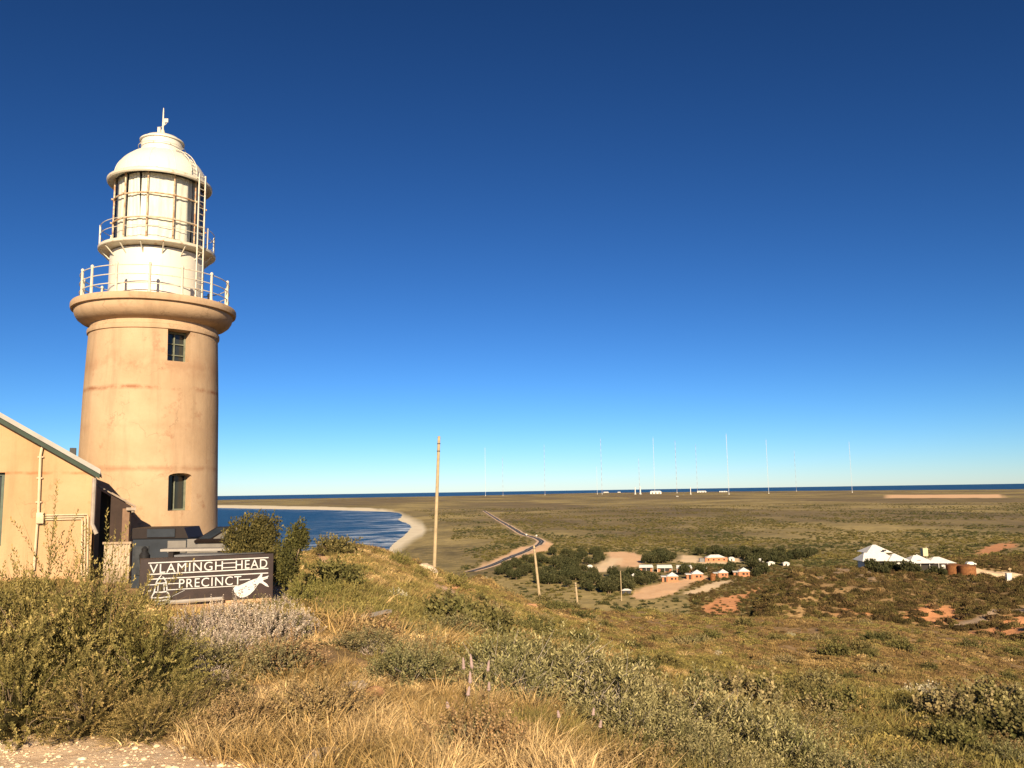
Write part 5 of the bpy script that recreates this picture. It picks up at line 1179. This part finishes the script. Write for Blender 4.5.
q = hit(1010.5, 576.5); t = thing('marker_post', q, 'thin marker post with a small crossboard beside the track at the right edge', 'post'); mb = MB(); mb.tube([(0, 0, -.3), (0, 0, 3.4)], .09, 6); mb.build('shaft', polem, t); MB().span(-.55, .55, -.06, .06, 2.6, 3.0).build('board', polem, t, False)
for i, (px, py, s_) in enumerate([(859, 567, .9), (863, 568, 1.0), (868, 570, 1.1), (873, 571, .9), (885, 571, 1.0), (891, 573, 1.1), (903, 573, 1.15), (910, 573, 1.0), (930, 573, .8), (938, 574, .75), (880, 573, .8), (924, 574, .6)]):
    q = hit(px, py); bt[i % 4].put('garden_tree', q-[0, 3, .5], 'dark rounded garden tree in front of the white homestead', 'tree', 'garden trees before the homestead', s_*.85)
# ================================================================== HORIZON MASTS
mm = bpy.data.materials.new('mast_paint'); mm.use_nodes = True; nt = mm.node_tree; b = nt.nodes['Principled BSDF']
sx_ = nt.nodes.new('ShaderNodeSeparateXYZ'); nt.links.new(coord(nt), sx_.inputs[0]); fr = math_(nt, 'FRACT', math_(nt, 'DIVIDE', sx_.outputs[2], 60.0))
nt.links.new(mix(nt, (.50, .52, .55), (.34, .26, .26), math_(nt, 'GREATER_THAN', fr, .5)), b.inputs['Base Color']); mw = mat('mast_white', (.58, .60, .62), .6, .05, .01)
ordn = ['first', 'second', 'third', 'fourth', 'fifth', 'sixth', 'seventh', 'eighth', 'ninth', 'tenth', 'eleventh', 'twelfth', 'thirteenth', 'fourteenth', 'fifteenth']
masts = [(485.5, 495.6, 447, 0, 5), (503, 493.2, 455, 1, 4), (545, 492.2, 441.5, 1, 4.5), (597.3, 493.6, 466, 0, 5), (602, 491.5, 435.5, 1, 6), (639.7, 491.5, 456, 1, 5), (655, 493, 437, 0, 6), (677, 491.7, 439, 1, 6.5), (697.5, 491.2, 443, 1, 5), (729, 494.3, 433.5, 0, 8), (768.8, 493.5, 439, 0, 7), (796.5, 491.2, 450.5, 1, 4.5), (852.3, 492.4, 441.5, 0, 6.5)]
LV = lambda px: LEVEL-ROLL*(px-512)
for i, (px, pb, pt, st, wd) in enumerate(masts):
    D = 57*FPX/max(pb-LV(px), 4.4); D = min(D, 9500); dr = ray(px, pb); X, Y = dr[0]/dr[1]*D, D; z = max(hz(X, Y), 2); mp = D/FPX; h = (pb-pt)*mp*1.01; d_ = D/6900
    t = thing('radio_mast', (X, Y, z-1), ('red and white banded' if st else 'white')+' radio mast on the horizon, '+ordn[i]+' from the left', 'mast', 'radio masts on the horizon')
    mb = MB(); r = wd*d_*.20
    for q in (0.5, 2.6, 4.7): mb.tube([(r*math.cos(q), r*math.sin(q), 0), (r*math.cos(q), r*math.sin(q), h*.97)], r*.33, 4)
    zz = 0; n = int(h/24)
    for k in range(n): 
        for a_ in (0.5, 2.6, 4.7): mb.tube([(r*math.cos(a_), r*math.sin(a_), h*.97*k/n), (r*math.cos(a_+2.1), r*math.sin(a_+2.1), h*.97*(k+1)/n)], r*.18, 3)
    mb.build('lattice', mm if st else mw, t); MB().tube([(0, 0, h*.95), (0, 0, h)], r*.3, 4).build('spike', mm if st else mw, t)
    MB().span(-r*2.2, r*2.2, -r*2, r*2, -2, 7).build('base_house', wwall, t, False)
for i, (px, pb, pt, w_) in enumerate([(635.3, 494.2, 487.0, 9), (640.5, 494.2, 486.6, 10), (690.7, 494.2, 487.2, 6)]):
    D = 57*FPX/(pb-LV(px)); dr = ray(px, pb); X, Y = dr[0]/dr[1]*D, D; h = (pb-pt)*D/FPX; t = thing('control_tower', (X, Y, hz(X, Y)-1), 'short white tower standing among the masts, '+['left of a close pair', 'right of a close pair', 'lone and thin further right'][i], 'tower', 'white towers among the masts')
    MB().lathe([(w_*.6, 0), (w_*.5, h*.9), (w_*.62, h*.91), (w_*.62, h*.97), (w_*.2, h)], 12).build('shaft', wwall, t); MB().span(-w_, w_, -w_, w_, 0, 6).build('base', wwall, t, False)
for i, (px, pb, wpx, hpx, lb) in enumerate([(655.6, 493.8, 11, 3.0, 'largest white station building under the masts'), (606, 492.6, 5, 1.4, 'low white station building left of the pair of towers'), (619, 492.4, 3, 1.3, 'small white station building just left of the pair of towers'), (701.5, 492.3, 9, 1.6, 'long low white station building right of the largest one'), (723, 492, 8, 1.0, 'faint low white station building near the tallest mast'), (677, 496.5, 2.2, .8, 'tiny white station hut in the brown scrub')]):
    D = 57*FPX/(pb-LV(px)); dr = ray(px, pb); X, Y = dr[0]/dr[1]*D, D; mp = D/FPX; t = thing('station_building', (X, Y, hz(X, Y)), lb, 'building', 'station buildings on the horizon')
    w_, h_ = wpx*mp/2, hpx*mp; MB().span(-w_, w_, -15, 15, -2, h_*.75).build('wall', wwall, t, False); mb = MB(); hiproof(mb, -w_, w_, -15, 15, h_*.75+.01, h_*.25, w_*.8, 1); mb.build('roof', wroof, t, False)
    for xx in (-.6, 0, .6): MB().span(w_*xx-w_*.12, w_*xx+w_*.12, -15.4, -15.05, h_*.1, h_*.5).build('door', dkin, t, False)
# small road signs at the bend
for px, py, lb in ((526.5, 536.5, 'small white road sign on the left side before the bend'), (536.5, 537.5, 'small white marker on the right side before the bend')):
    q = hit(px, py); t = thing('road_sign', q, lb, 'sign', 'signs at the road bend'); mb = MB(); mb.tube([(0, 0, -.2), (0, 0, 3)], .14, 6); mb.build('post', wwall, t); MB().span(-.9, .9, -.06, .06, 1.8, 3.2).build('plate', wwall, t, False)
